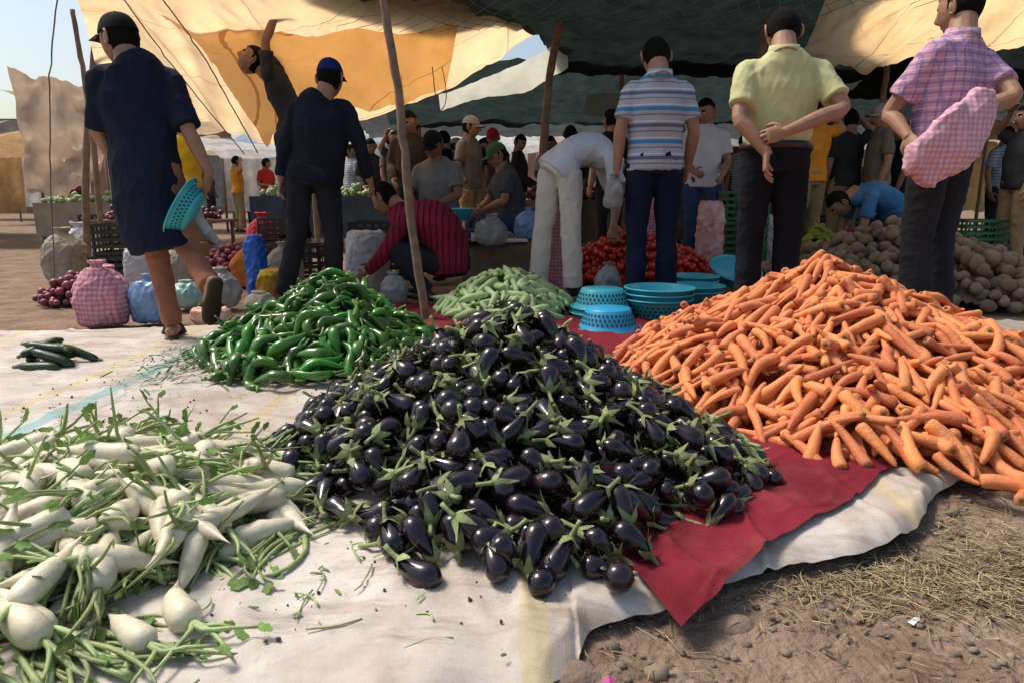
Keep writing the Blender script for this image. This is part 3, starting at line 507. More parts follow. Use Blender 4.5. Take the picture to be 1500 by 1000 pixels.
def v_radish(r):
    L=r.uniform(.12,.185); R=r.uniform(.018,.030); tp=np.array([0,.04,.15,.3,.45,.6,.75,.88,1,1.15,1.3]); prof=np.array([.4,.75,.98,1,.96,.88,.72,.5,.26,.10,.03])*(1+r.normal(0,.04,11)); b=r.normal(0,.018)
    P=np.c_[tp*L-L/2,b*tp*tp*1.6,r.normal(0,.005)*tp**3]; g=[tubeG(P,prof*R,seg=12,m=0)]
    for k in range(r.integers(3,6)):
        dv=norm(np.array([-1,r.normal(0,.28),r.normal(-.04,.07)])); l=r.uniform(.06,.14); p0=np.array([-L/2+.004,0,0]); sd=r.normal(0,.03,2)
        pp=[p0,p0+dv*l*.35,p0+dv*l*.7+np.array([0,sd[0]*.6,sd[1]*.2]),p0+dv*l+np.array([0,sd[0]*1.4,sd[1]*.3-.008])]
        g.append(tubeG(pp,[.0068,.0052,.004,.0024],seg=5,m=1,n=7))
        if r.random()<.6: g.append(leafG(np.array(pp[3]),dv*[1,1,.3]+r.normal(0,.3,3)*[1,1,.15],r.uniform(.008,.018),r.uniform(.03,.06),r))
    return g,L/2,R
def v_stalk(r):
    g=[]; l=r.uniform(.13,.24); 
    for k in range(6):
        a=r.normal(0,.26); dv=np.array([math.cos(a),math.sin(a),r.normal(0,.03)]); p0=np.array([-l/2,r.normal(0,.02),r.normal(0,.004)]); b=r.normal(0,.03)
        pp=[p0,p0+dv*l*.4+[0,b,.004],p0+dv*l*.8+[0,b*.8,0],p0+dv*l+[0,-b*.5,0]]; w=r.uniform(.7,1.2); g.append(tubeG(pp,np.array([.006,.005,.004,.002])*w,seg=5,m=1,n=8))
        if r.random()<.7: g.append(leafG(np.array(pp[3]),dv*[1,1,0]+r.normal(0,.5,3)*[1,1,.15],r.uniform(.008,.02),r.uniform(.03,.06),r))
    return g,l*.4,.010
v_mix=lambda r: v_radish(r) if r.random()<.82 else v_stalk(r)
pile('radish_stalk_bed',(-.98,1.56),[.46,.42,.40,.54,.80,.80,.58,.46],.055,v_stalk,[RAD,STK,LEAF],maxn=240,ex=.5,depth=.04,seed=16,core=STK,nvar=26,embed=.6,stray=24,strayr=1.10,thresh=.001,corelim=.8,strayarc=(3.3,6.5),tmax=.22)
pile('white_radish_pile',(-.98,1.56),[.44,.40,.40,.52,.76,.76,.56,.42],.120,v_mix,[RAD,STK,LEAF],maxn=420,ex=.55,depth=.05,seed=15,core=STK,nvar=48,embed=.4,stray=10,strayr=1.06,corelim=.75,rough=.01,strayarc=(3.3,6.5),tmax=.3)
def scatter(name,n,fn,mats,seed):
    r=np.random.default_rng(seed); G=[];R=[]
    for _ in range(n):
        for V,F,m in fn(r): G.append((V,F,mats[m])); R+= [r.random()]*len(V)
    mkobj(name,G,rnd=R)
STRAW=M('dry_straw',(.42,.33,.18),.8,.3,rnd=.45); PEB=M('pebble',(.24,.18,.13),.9,.3,rnd=.4); 
def inpoly_dirt(x,y):
    f=np.array(front); return y<np.interp(x,f[:,0],f[:,1])-.02
def straw(r):
    while 1:
        x,y=r.uniform(0,2.6),r.uniform(.85,2.4)
        if r.random()<.5: x,y=r.normal(.85,.22),r.normal(1.36,.07)
        if r.random()<.25: x,y=r.normal(1.15,.18),r.normal(1.45,.12)
        if inpoly_dirt(x,y): break
    a=r.uniform(0,6.28); l=r.uniform(.012,.08); z=gz(x,y)+r.uniform(.002,.012); d=np.array([math.cos(a),math.sin(a),r.normal(0,.12)]); w=r.uniform(.0006,.0016)
    return [(*tube([(x,y,z),np.array([x,y,z+.004])+d*l*.5+r.normal(0,.003,3),np.array([x,y,z])+d*l],[w,w*1.1,w*.5],4),0)]
scatter('dry_straw',2600,straw,[STRAW],21)
def dleaf(r):
    while 1:
        x,y=r.uniform(0,2.4),r.uniform(.85,2.2)
        if r.random()<.5: x,y=r.normal(.75,.2),r.normal(1.32,.08)
        if inpoly_dirt(x,y): break
    a=r.uniform(0,6.28); return [leafG(np.array([x,y,gz(x,y)+.008]),np.array([math.cos(a),math.sin(a),r.normal(.1,.2)]),r.uniform(.003,.007),r.uniform(.015,.035),r,0)]
scatter('dead_leaves',260,dleaf,[M('dead_leaf',(.22,.14,.08),.9,.4,rnd=.5)],29)
def peb(r):
    while 1:
        x,y=r.uniform(0,3),r.uniform(.85,2.8)
        if inpoly_dirt(x,y): break
    s=abs(r.normal(0,.005))+.0018; z=gz(x,y); V,F=ball((0,0,0),s,7,5); V=V*(1+r.normal(0,.15,len(V)))[:,None]*[1.2,1,.7]+[x,y,z+s*.2]; return [(V,F,0)]
scatter('pebbles',1100,peb,[PEB],22)
def litter(r):
    if r.random()<.5: x,y=r.normal(-1.6,.5),r.normal(3.0,.5)
    else: x,y=r.normal(-.4,.25),r.normal(1.55,.28)
    a=r.uniform(0,6.28); z=tarpz(x,y)+.006; return [leafG(np.array([x,y,z]),np.array([math.cos(a),math.sin(a),.1]),r.uniform(.002,.006),r.uniform(.01,.04),r,0)]
scatter('leaf_litter',160,litter,[LEAF],23)
def crumb(r):
    x,y=r.uniform(-1.9,.20),r.uniform(1.05,3.6); s=abs(r.normal(0,.0018))+.0008; V,F=ball((0,0,0),s,5,4); return [(V*(1+r.normal(0,.2,len(V)))[:,None]+[x,y,tarpz(x,y)+s*.6],F,0)]
scatter('soil_crumbs',900,crumb,[M('soil_crumb',(.10,.065,.04),.95,rnd=.4)],31)
def stem(r):
    x,y=r.normal(-.35,.3),r.normal(1.42,.2); a=r.uniform(0,6.28); z=tarpz(x,y)+.006; l=r.uniform(.03,.10); d=np.array([math.cos(a),math.sin(a),0]); p=np.array([x,y,z]); q=r.normal(0,.012,3)*[1,1,0]
    return [(*tube([p,p+d*l*.5+q,p+d*l],[.0022,.002,.0012],5,n=6),0)]
scatter('fallen_stalks',40,stem,[STK],27)
def ferny(r):
    x,y=r.normal(-1.45,.12),r.normal(3.2,.22); a=r.uniform(0,6.28); z=tarpz(x,y)+r.uniform(.005,.06)
    return [leafG(np.array([x,y,z]),np.array([math.cos(a),math.sin(a),r.normal(.2,.3)]),r.uniform(.004,.009),r.uniform(.04,.09),r,0)]
scatter('pepper_leaf_greens',340,ferny,[M('dark_leaf',(.05,.12,.025),.7,rnd=.4)],24)
def rock(name,x,y,z,s,sd):
    V,F=ball((0,0,0),s,26,18); V=np.array([np.array(v)*(1+.22*noise.noise(Vector(v)*6+Vector((sd,0,0)))+.06*noise.noise(Vector(v)*30)) for v in V])+[x,y,z]; mkobj(name,[(V,F,M('stone',(.28,.19,.14),.9,.3,14,.6,60))])
rock('field_stone',.095,1.05,-.035,(.075,.055,.045),1); rock('field_stone',.45,1.22,-.04,(.045,.03,.026),4); rock('field_stone',1.35,1.75,-.04,(.05,.04,.03),7); rock('field_stone',.29,1.07,-.04,(.026,.022,.018),9)
PAP=M('white_paper',(.7,.7,.72),.7)
x,y=.80,1.21; zz=gz(x,y)+.006
mkobj('crumpled_paper_scrap',[(np.array([(x-.016,y,zz),(x,y+.007,zz+.006),(x+.016,y,zz),(x,y-.006,zz+.007),(x-.010,y-.011,zz),(x+.011,y+.012,zz+.004)]),[(0,1,3),(1,2,3),(0,3,4),(1,5,2)],PAP)],smooth=False)
x,y=.165,1.018; zz=gz(x,y)+.008
mkobj('magenta_wrapper_scrap',[(np.array([(x-.014,y,zz),(x,y+.010,zz+.006),(x+.013,y+.002,zz),(x,y-.008,zz+.005)]),[(0,1,3),(1,2,3)],M('magenta_wrapper',(.45,.06,.22),.5))],smooth=False)
# ------------------------------------------------------------------ basins, sacks, crates
TUR=M('turquoise_plastic',(.05,.45,.55),.4,.12,5,.05,30,spec=.5); TUR2=M('blue_plastic',(.03,.37,.64),.4,.12,5,.05,30)
def basin_mesh(R=.2,h=.13):
    G=[];seg=48; r0=R*.72
    prof=[(0,0),(r0*.95,0),(r0,.008),(R*.90,h*.75),(R*.95,h*.95),(R,h),(R+.012,h-.002),(R+.012,h-.012)]
    inner=[(R-.004,h-.004),(R*.89,h*.72),(r0-.006,.012),(0,.008)]
    V=[];F=[]
    def add(pr):
        o=len(V)
        for (r,z) in pr:
            for j in range(seg): a=2*math.pi*j/seg; V.append((r*math.cos(a),r*math.sin(a),z))
        for i in range(len(pr)-1):
            for j in range(seg): j2=(j+1)%seg; F.append((o+i*seg+j,o+i*seg+j2,o+(i+1)*seg+j2,o+(i+1)*seg+j))
    add(prof[:]+[(R,h)]+inner); V=np.array(V); G.append((V,F,0))
    HV=[];HF=[]
    for ring,(za,zb) in enumerate([(.18,.32),(.38,.52),(.58,.70)]):
        for j in range(36):
            a=2*math.pi*(j+.5*(ring%2))/36; o=len(HV)
            for z in(za*h,zb*h):
                for da in(-.045,.045):
                    rr=r0+(R*.90-r0)*((z-.008)/(h*.75-.008))+.0025; HV.append((rr*math.cos(a+da),rr*math.sin(a+da),z))
            HF.append((o,o+1,o+3,o+2))
    G.append((np.array(HV),HF,1)); return G
HOLE=M('slot_shadow',(.01,.10,.13),.8)
def basin(name,x,y,z,R=.2,h=.13,flip=False,tilt=(0,0),mat=None,n=1):
    G=[]
    for k in range(n):
        for V,F,m in basin_mesh(R,h):
            V=V.copy()
            if flip: V[:,2]=h-V[:,2]; 
            V[:,2]+=k*.035; V[:,0]+=.006*k; E=np.array(Matrix.Rotation(tilt[0],3,'X')@Matrix.Rotation(tilt[1],3,'Y')); G.append((V@E.T+[x,y,z],F,(mat or TUR) if m==0 else HOLE))
    return mkobj(name,G,loc=(x,y,z))
basin('turquoise_colander_basin',.575,4.02,.035,.185,.125,True,n=1,mat=TUR2)
basin('turquoise_colander_basin',.57,4.38,.035,.19,.125,True,n=3,mat=TUR)
basin('turquoise_colander_basin',.95,4.42,.035,.22,.13,False,n=3)
basin('turquoise_colander_basin',1.30,4.85,.04,.2,.12,False,n=2); basin('turquoise_colander_basin',1.45,5.45,.04,.19,.12,n=2)
basin('turquoise_colander_basin',1.86,5.75,.12,.21,.12,tilt=(.45,.1)); basin('turquoise_colander_basin',.38,5.85,.03,.2,.12,n=1); basin('turquoise_colander_basin',.05,5.95,.03,.2,.12)
basin('turquoise_colander_basin',-.53,6.1,.60,.2,.11)
basin('turquoise_colander_basin',-1.70,3.72,.72,.155,.085,tilt=(.35,-1.0))
def sack(name,x,y,w,h,mat,seed,tie=True,dep=None,lean=0,z=.02):
    P=[(0,0,.0),(0,0,.02),(0,0,h*.3),(lean*.5,0,h*.6),(lean*.8,0,h*.82),(lean,0,h*.9),(lean,0,h)]
    R=np.array([.6,.92,1.05,1,.62,.25,.42] if tie else [.6,.92,1,1,.98,.9,.75])*w/2
    V,F=tube(P,R,36,R*(dep or .85),hint=(1,0,0),n=40); V,F,N=remesh(V,F,.010,1); V=folds(V,N,.014,14,seed,.6); V=folds(V,N,.005,34,seed+3,.8); mkobj(name,[(V+[x,y,z],F,mat)],loc=(x,y,0))
PKS=cloth('pink_mesh_sack',(.60,.28,.34),stripes=[(2,.03,0,.4,(.72,.5,.55,.6),.03),(0,.03,0,.4,(.45,.10,.17,.5),.03)]); BSK=M('blue_plastic_bag',(.20,.34,.58),.35,.5,9,.3,40); BRB=M('bright_blue_bag',(.01,.12,.55),.35,.3,9,.3,40)
WSK=cloth('white_sack',(.55,.54,.55)); YSK=cloth('yellow_sack',(.6,.40,.04),col2=(.45,.08,.04)); BGS=cloth('beige_sack',(.36,.32,.25)); CLR=M('clear_plastic_bag',(.45,.46,.44),.2,.4,14,.4,50,transl=.4); OWS=M('orange_white_bag',(.62,.22,.07),.5,col2=(.6,.55,.5),scale=7)
sack('pink_checked_sack',-2.58,4.25,.30,.40,PKS,1); sack('blue_plastic_bag',-2.30,4.32,.26,.31,BSK,2); sack('bright_blue_bag',-1.98,5.3,.16,.50,BRB,3,False)
sack('beige_sack',-1.92,5.75,.3,.42,BGS,4); sack('yellow_printed_sack',-1.82,5.15,.2,.25,YSK,5,False); sack('white_sack',-1.25,5.9,.36,.50,WSK,6,False); sack('orange_white_bag',-1.92,4.30,.25,.10,OWS,7,False,1.0)
sack('clear_plastic_bag',-2.12,4.95,.26,.28,CLR,8); sack('clear_plastic_bag',-1.75,4.7,.22,.14,BGS,9); sack('clear_plastic_bag',-.88,5.05,.2,.24,CLR,10); sack('clear_plastic_bag',.73,5.2,.2,.30,CLR,11)
sack('red_white_bag',1.85,6.45,.26,.75,M('red_white_bag_print',(.6,.05,.05),.5,col2=(.65,.62,.6),scale=9),12,False); sack('pink_checked_sack',.38,5.75,.3,.7,PKS,13)
sack('clear_plastic_bag',-2.35,4.9,.25,.2,M('mint_bag',(.3,.5,.42),.4),14); sack('beige_sack',-.15,6.7,.4,.45,BGS,15,False); sack('pink_checked_sack',-2.9,4.9,.25,.3,PKS,16)
sack('beige_sack',-2.9,5.9,.35,.4,BGS,21); sack('white_sack',-3.3,6.1,.3,.45,WSK,22); sack('beige_sack',-4.3,6.6,.4,.5,BGS,23); sack('clear_plastic_bag',-1.2,5.0,.18,.16,CLR,24); sack('orange_mesh_sack',-2.35,6.1,.28,.38,cloth('orange_mesh',(.55,.18,.04)),25)
sack('clear_plastic_bag',-.18,5.95,.26,.26,CLR,26,z=.40); sack('blue_plastic_bag',.15,6.5,.24,.3,BSK,27,z=.41); sack('white_sack',2.55,7.0,.4,.6,WSK,28,False); sack('pink_checked_sack',1.5,7.3,.3,.9,PKS,29); sack('beige_sack',-3.9,7.9,.5,.6,BGS,30,False); sack('white_sack',-5.0,8.0,.45,.5,WSK,31); sack('red_mesh_sack',-3.1,8.6,.4,.6,cloth('red_mesh',(.4,.05,.07)),32)
sack('clear_plastic_bag',.70,4.82,.13,.24,CLR,33,z=.72)
V,F=tube([(2.44,3.72,1.34),(2.42,3.72,1.24),(2.34,3.72,1.12),(2.24,3.73,.98),(2.20,3.73,.87)],[.04,.10,.14,.12,.05],26,[.03,.07,.09,.08,.03],hint=(1,0,0),n=20)
V2,F2=tube([(2.30,3.68,1.26),(2.24,3.68,1.18),(2.15,3.70,1.02),(2.08,3.72,.93)],[.02,.06,.08,.03],20,[.02,.05,.06,.02],hint=(1,0,0),n=16)
V,F=join([(V,F),(V2,F2)]); V,F,N=remesh(V,F,.007,2); V=folds(V,N,.020,9,3,.6); V=folds(V,N,.006,22,4,.6); mkobj('pink_cloth_bundle',[(V,F,PINKC)],loc=(2.3,3.72,1.1))
PLB=M('black_plastic_crate',(.02,.02,.022),.5); PLG=M('green_plastic_crate',(.03,.16,.06),.5)
def crate(name,x,y,z,w=.5,d=.34,h=.28,mat=PLB,rot=0):
    G=[]
    ca,sa=math.cos(rot),math.sin(rot)
    def bx(cx,cy,cz,a,b,c): G.append((*box((x+cx*ca-cy*sa,y+cx*sa+cy*ca,z+cz),(a,b,c),rot),mat))
    for i in range(5):
        zz=.02+i*(h-.03)/4
        for s in(-1,1): bx(0,s*d/2,zz,w-.02,.012,.028); bx(s*w/2,0,zz,.012,d-.02,.028)
    for i in range(7):
        for s in(-1,1): bx(-w/2+.01+i*(w-.02)/6,s*(d/2-.013),h/2,.014,.010,h)
    for s in(-1,1):
        for i in range(5): bx(s*(w/2-.013),-d/2+.03+i*(d-.06)/4,h/2,.010,.014,h)
    for i in range(6): bx(0,-d/2+.03+i*(d-.06)/5,.01,w-.03,.02,.008)
    mkobj(name,G,loc=(x,y,z),smooth=False)
crate('black_plastic_crate',-3.55,6.3,.0); crate('black_plastic_crate',-3.5,6.3,.29,rot=.1); crate('black_plastic_crate',-2.6,7.9,.0); crate('black_plastic_crate',-2.6,7.9,.29); crate('green_plastic_crate',2.25,6.9,0,mat=PLG); crate('green_plastic_crate',2.25,6.9,.29,mat=PLG);crate('green_plastic_crate',2.25,6.9,.58,mat=PLG)
crate('black_plastic_crate',-1.35,6.9,.0);crate('black_plastic_crate',-1.35,6.9,.29);crate('black_plastic_crate',-1.98,6.3,.0,h=.38); crate('green_plastic_crate',5.0,7.4,0,mat=PLG); crate('green_plastic_crate',5.0,7.4,.29,mat=PLG); crate('black_plastic_crate',2.8,8.3,0);crate('black_plastic_crate',2.8,8.3,.29)
for i,(x,y) in enumerate([(-5.6,9.5),(-5.2,10),(4.3,9.0),(-.1,9.2),(.5,8.9)]):
    crate('black_plastic_crate' ,x,y,0,rot=i); crate('black_plastic_crate',x,y,.29,rot=i)
CARD=M('cardboard',(.32,.22,.13),.9)
def carton(x,y,z,w,d,h,rot):
    G=[(*box((x,y,z+h/2),(w,d,h),rot),CARD)]
    for s in(-1,1):
        V,F=box((0,s*(d/2+.06),h+.02),(w*.98,.12,.004)); V[:,2]+=-abs(V[:,1]-s*d/2)*.5; ca,sa=math.cos(rot),math.sin(rot); V=V@np.array([[ca,sa,0],[-sa,ca,0],[0,0,1]])+[x,y,z]; G.append((V,F,CARD))
    mkobj('cardboard_carton',G,loc=(x,y,z),smooth=False)
carton(-3.9,7.0,0,.45,.35,.3,.2); carton(-3.4,7.1,0,.4,.3,.35,-.3); carton(-3.6,7.05,.36,.35,.3,.22,.4)
BUR=cloth('burlap_cloth',(.20,.135,.085)); STEEL=M('scale_steel',(.05,.05,.05),.4)
V,F=tube([(-.45,6.35,.20),(.25,6.35,.20)],[.20,.20],28,[.25,.25],hint=(0,0,1),pw=.4,n=30); V,F,N=remesh(V,F,.015,1); V=folds(V,N,.012,8,5,.5)
mkobj('draped_stall_counter',[(V,F,BUR)],loc=(-.1,6.35,0))
G=[(*box((-.30,6.2,.435),(.34,.26,.05)),STEEL),(*tube([(-.30,6.2,.46),(-.30,6.2,.50)],[.03,.03],12),STEEL)]
V,F=tube([(-.30,6.2,.50),(-.30,6.2,.505),(-.30,6.2,.52)],[.10,.18,.20],28); G.append((V,F,STEEL)); G.append((*box((-.30,6.05,.47),(.12,.03,.09)),PAP)); mkobj('weighing_scale',G,loc=(-.3,6.2,.43))
mkobj('paper_notebook',[(*box((.02,6.2,.425),(.22,.16,.02),.2),PAP)],smooth=False)
WOOD=M('weathered_wood',(.24,.16,.11),.9,.4,14,.6,70)
def table(name,x,y,w,d,h,mat):
    G=[(*box((x,y,h),(w,d,.04)),WOOD)]
    for a in(-1,1):
        for b_ in(-1,1): G.append((*tube([(x+a*(w/2-.06),y+b_*(d/2-.06),0),(x+a*(w/2-.06),y+b_*(d/2-.06),h-.02)],[.03,.025],8),WOOD))
    V=[];F=[];n=40
    for j in range(5):
        for i in range(n):
            xx=x-w/2+w*i/(n-1); V.append((xx,y-d/2-.02-.012*math.sin(i*1.1)*(j/4),h+.02-h*.75*j/4))
    F=[(j*n+i,j*n+i+1,(j+1)*n+i+1,(j+1)*n+i) for j in range(4) for i in range(n-1)]; G.append((np.array(V),F,mat))
    r=np.random.default_rng(int(abs(x)*10)); m=[TOM,ONI,POT,ZUC][int(abs(x*3))%4]
    for k in range(int(90*w)):
        px,py=r.uniform(-w/2+.1,w/2-.1),r.uniform(-d/2+.08,d/2-.08); R=r.uniform(.03,.045); V,F=ball((x+px,y+py,h+.04+.16*r.random()*(1-abs(2*py/d))),R,8,6); G.append((V,F,m))
    mkobj(name,G,loc=(x,y,0),smooth=True)
table('market_stall_table',.6,9.6,2.2,.8,.75,BUR); table('market_stall_table',-2.6,10.5,2.4,.8,.8,cloth('dark_drape',(.06,.08,.10))); table('market_stall_table',4.6,10,2.4,.9,.8,BUR); table('market_stall_table',-6.5,11.5,2.2,.9,.7,cloth('tan_drape',(.35,.28,.2))); table('market_stall_table',-4.6,9.2,1.6,.8,.5,BUR)
# ------------------------------------------------------------------ poles, ropes
def pole(name,pts,r,seed=0,mat=WOOD):
    P=cr(np.array(pts,float),30); rr=np.random.default_rng(seed); P[1:-1,:2]+=rr.normal(0,.003,(28,2)); V,F=tube(P,np.linspace(r,r*.75,30)*(1+rr.normal(0,.05,30)),10); mkobj(name,[(V,F,mat)],loc=pts[0])
pole('wooden_pole',[(-.54,4.27,0),(-.62,4.27,.65),(-.665,4.27,1.3),(-.75,4.27,2.0),(-.78,4.27,2.6)],.029,1)
pole('wooden_pole',[(.30,7.0,0),(.30,7.0,1.0),(.36,7.0,1.9),(.48,7.0,2.5)],.045,2)
pole('wooden_pole',[(2.25,6.6,0),(2.25,6.6,1.6),(2.3,6.6,2.6)],.045,3)
pole('wooden_pole',[(-4.6,7.4,0),(-4.45,7.4,1.3),(-4.1,7.4,2.9)],.04,4); pole('wooden_pole',[(-4.3,7.2,0),(-4.25,7.2,1.5),(-4.3,7.2,2.6)],.03,5)
pole('wooden_pole',[(1.35,9.2,0),(1.4,9.2,2.4)],.04,6); pole('wooden_pole',[(4.2,8.2,0),(4.25,8.2,2.5)],.04,7); pole('wooden_pole',[(-2.6,9.2,0),(-2.6,9.2,2.2)],.04,8)
pole('wooden_pole',[(-1.6,12.2,0),(-1.6,12.2,2.4)],.05,9); pole('wooden_pole',[(7.0,12.2,0),(7.0,12.2,2.4)],.05,10); pole('wooden_pole',[(3.0,12.5,0),(3.0,12.5,2.4)],.05,11)
ROPE=M('grey_rope',(.16,.14,.11),.9)
def rope(pts,r=.006): pole('guy_rope',pts,r,1,ROPE)
rope([(-2.75,5.5,2.45),(-2.4,5.6,1.9),(-2.05,5.7,1.15)]); rope([(-3.3,6,2.6),(-2.9,6.2,1.9),(-2.5,6.6,1.2)]); rope([(-3.25,5.4,2.5),(-3.6,5.6,1.6),(-3.9,5.8,.1)]); rope([(-2.0,7.5,1.6),(-1.6,7.2,2.1),(-1.3,7.0,2.6)])
rope([(-.75,6.8,2.0),(-.7,6.8,1.6),(-.62,6.8,1.75),(-.66,6.8,2.0)],.005)
# ------------------------------------------------------------------ canopies
seam=lambda c:[(0,1.05,0,.012,c,.1),(1,.8,0,.015,c,.1)]
ORC=M('orange_canvas',(.92,.66,.37),.8,.15,1.6,.3,80,transl=.76,spec=.1,stripes=seam((.50,.30,.13,.8))); stain(ORC,(.66,.40,.18),1.8,.5,.68,.5); crumple(ORC,3,.3,.05)
ORD=M('ochre_canvas',(.93,.64,.33),.8,.15,1.6,.3,80,transl=.80,spec=.1,stripes=seam((.42,.22,.08,.8))); stain(ORD,(.68,.40,.17),1.8,.5,.68,.5); crumple(ORD,3,.3,.05)
BLK=M('black_shade_net',(.024,.032,.029),.8,.5,4,.3,120,transl=.35,spec=.2); GRN=M('dark_green_net',(.045,.065,.06),.8,.4,5,.3,120,transl=.4,spec=.2); PAL=M('pale_plastic_sheet',(.70,.68,.56),.6,.2,3,.3,50,transl=.65)
GRT=M('grey_tarpaulin',(.13,.14,.14),.8,.4,3,.3,80,transl=.35,spec=.2); TAN=M('tan_tarpaulin',(.6,.44,.26),.8,.3,3,.3,80,transl=.6,spec=.2)
def canopy(name,grid,mat,nu=90,nv=70,amp=.05,seed=0,fr=1.3,rag=.0):
    G=np.array(grid,float); rows=[cr(g,nu) for g in G]; R=np.array(rows); V=np.zeros((nv,nu,3))
    for i in range(nu): V[:,i]=cr(R[:,i],nv)
    for j in range(nv):
        for i in range(nu):
            x,y,z=V[j,i]; V[j,i,2]+=amp*(nz(x,y,fr,seed)+.6*(rid(x+.3*y,y*.6+z*1.5,fr*2,seed+3)-.5)+.25*rid(x,z*2+y,fr*5,seed+5)); V[j,i,1]+=amp*nz(x,z,fr*1.5,seed+7)
            if rag and j==nv-1: V[j,i,2]+=rag*nz(x,y,9,seed)
    F=[(j*nu+i,j*nu+i+1,(j+1)*nu+i+1,(j+1)*nu+i) for j in range(nv-1) for i in range(nu-1)]
    return mkobj(name,[(V.reshape(-1,3),F,mat)])
canopy('orange_canvas_canopy',[[(-3.0,5.0,2.45),(-2.7,5,2.42),(-2.4,5,2.42),(-2.1,5,2.44),(-1.8,5,2.48),(-1.5,5.0,2.5),(-1.1,5,2.5)],
 [(-3.8,6.5,2.35),(-3.2,6.5,2.25),(-2.7,6.5,2.15),(-2.2,6.5,2.18),(-1.6,6.5,2.22),(-.8,6.5,2.35),(-.2,6.5,2.5)],
 [(-4.55,8,2.02),(-3.67,8,1.73),(-2.8,8,1.44),(-1.92,8,1.55),(-1.15,8,1.73),(-.38,8,2.13),(.3,8,2.54)]],ORC,amp=.08,seed=2)
canopy('ochre_canvas_flap',[[(-3.0,6.2,2.40),(-2.5,6.3,2.30),(-1.8,6.4,2.22),(-1.1,6.6,2.25),(-.5,6.8,2.35)],[(-2.6,6.3,1.95),(-2.3,6.4,1.95),(-1.8,6.6,1.97),(-1.2,6.9,2.0),(-.6,7.2,2.1)],[(-2.22,6.4,1.22),(-2.1,6.5,1.38),(-1.8,6.8,1.58),(-1.2,7.3,1.70),(-.7,7.6,1.9)]],ORD,amp=.08,seed=5)
canopy('black_shade_net_canopy',[[(-1.6,4.9,2.58),(-.6,4.9,2.55),(.8,4.9,2.5),(2.0,4.9,2.5),(2.9,4.9,2.6)],[(-1.7,6.2,2.48),(-.5,6.2,2.42),(1,6.2,2.42),(1.8,6.2,2.38),(2.7,6.2,2.42)],[(.1,7.6,2.50),(1.0,7.6,2.42),(2.2,7.8,2.42),(3.4,7.8,2.38),(4.6,7.8,2.4)],[(.5,9.2,2.35),(1.6,9.2,2.3),(2.8,9.2,2.3),(4.2,9.2,2.25),(6,9.2,2.3)]],BLK,amp=.08,seed=7)
canopy('green_shade_net_canopy',[[(-1.6,8.8,2.25),(.5,8.8,2.5),(2.5,8.8,2.45),(5,8.8,2.4),(7.5,8.8,2.4)],[(-1.9,10.6,2.05),(.4,10.6,2.15),(2.6,10.6,2.15),(5.2,10.6,2.2),(8,10.6,2.2)],[(-2.0,12.4,1.95),(.4,12.4,2.0),(2.6,12.4,2.05),(5.2,12.4,2.05),(8,12.4,2.1)]],GRN,amp=.09,seed=9)
canopy('black_shade_net_canopy',[[(3.6,7.4,2.4),(5,7.4,2.45),(7.5,7.4,2.55)],[(4.4,8.9,2.35),(6,8.9,2.3),(8.5,8.9,2.4)],[(4.8,10.4,2.2),(6.5,10.4,2.2),(9,10.4,2.3)]],BLK,50,40,.07,17)
canopy('grey_tarpaulin_canopy',[[(-3.0,11.8,2.15),(0,12.2,2.35),(4,12.2,2.3),(9.5,12,2.4)],[(-3.0,14,2.15),(0,14,2.1),(4,14.2,2.2),(10,14,2.3)],[(-3.2,16.5,2.1),(0,16.5,2.2),(4,16.5,2.15),(11,16.5,2.3)]],GRT,60,40,.10,19)
canopy('tan_tarpaulin_canopy',[[(-7.6,10.6,2.35),(-5.6,10.8,2.15),(-3.4,10.8,2.2)],[(-7.8,12.4,2.1),(-5.8,12.4,1.95),(-3.6,12.4,2.0)],[(-8,13.8,2.2),(-6,13.8,2.05),(-3.8,13.8,2.1)]],TAN,50,40,.08,23)
canopy('pale_plastic_sheet',[[(-.85,8.3,1.95),(-.4,8.2,2.08),(.1,8.2,2.28),(.62,8.2,2.58)],[(-.85,8.5,1.80),(-.35,8.5,1.93),(.15,8.5,2.03),(.66,8.5,2.30)]],PAL,40,20,.04,11)
canopy('pale_plastic_sheet',[[(1.0,9.5,2.12),(1.5,9.5,2.15),(2.2,9.5,2.1)],[(1.0,10.2,1.95),(1.5,10.2,1.92),(2.2,10.2,2.0)]],PAL,40,20,.04,12)
canopy('ochre_canvas_canopy',[[(2.35,5.2,2.42),(2.85,5.2,2.40),(3.4,5.2,2.5),(4.6,5.2,2.65)],[(2.45,5.9,2.12),(3.0,5.9,2.15),(3.6,5.9,2.25),(4.8,5.9,2.35)],[(2.6,6.6,1.98),(3.1,6.6,1.96),(3.8,6.6,2.04),(5.2,6.6,2.1)]],ORD,70,40,.08,13,2.0,.08)
canopy('beige_canvas_wall',[[(-5.9,8.5,2.25),(-5.3,8.5,2.12),(-4.7,8.5,2.05)],[(-5.95,8.6,1.5),(-5.4,8.6,1.4),(-4.95,8.6,1.35)],[(-6.0,8.6,.8),(-5.5,8.6,.85),(-5.1,8.6,1.0)]],M('beige_canvas',(.60,.44,.31),.9,transl=.55),60,40,.07,14,2.5)
NETM=M('green_net_cord',(.12,.32,.26),.7)
G=[]
for k in range(30):
    for sg in(-1,1):
        x0=-1.2+k*.18; pts=[]
        if not -1.8<x0+sg*.9<3.2: continue
        for t in np.linspace(0,1,10): x=x0+sg*t*.9; y=5.0+t*1.5; pts.append((x+.02*math.sin(y*9+k),y,2.32+.05*math.sin(x*2)+.03*math.sin(y*4)-.06*t))
        V,F=tube(pts,.0024,4); G.append((V,F,NETM))
mkobj('hanging_cord_net',G)
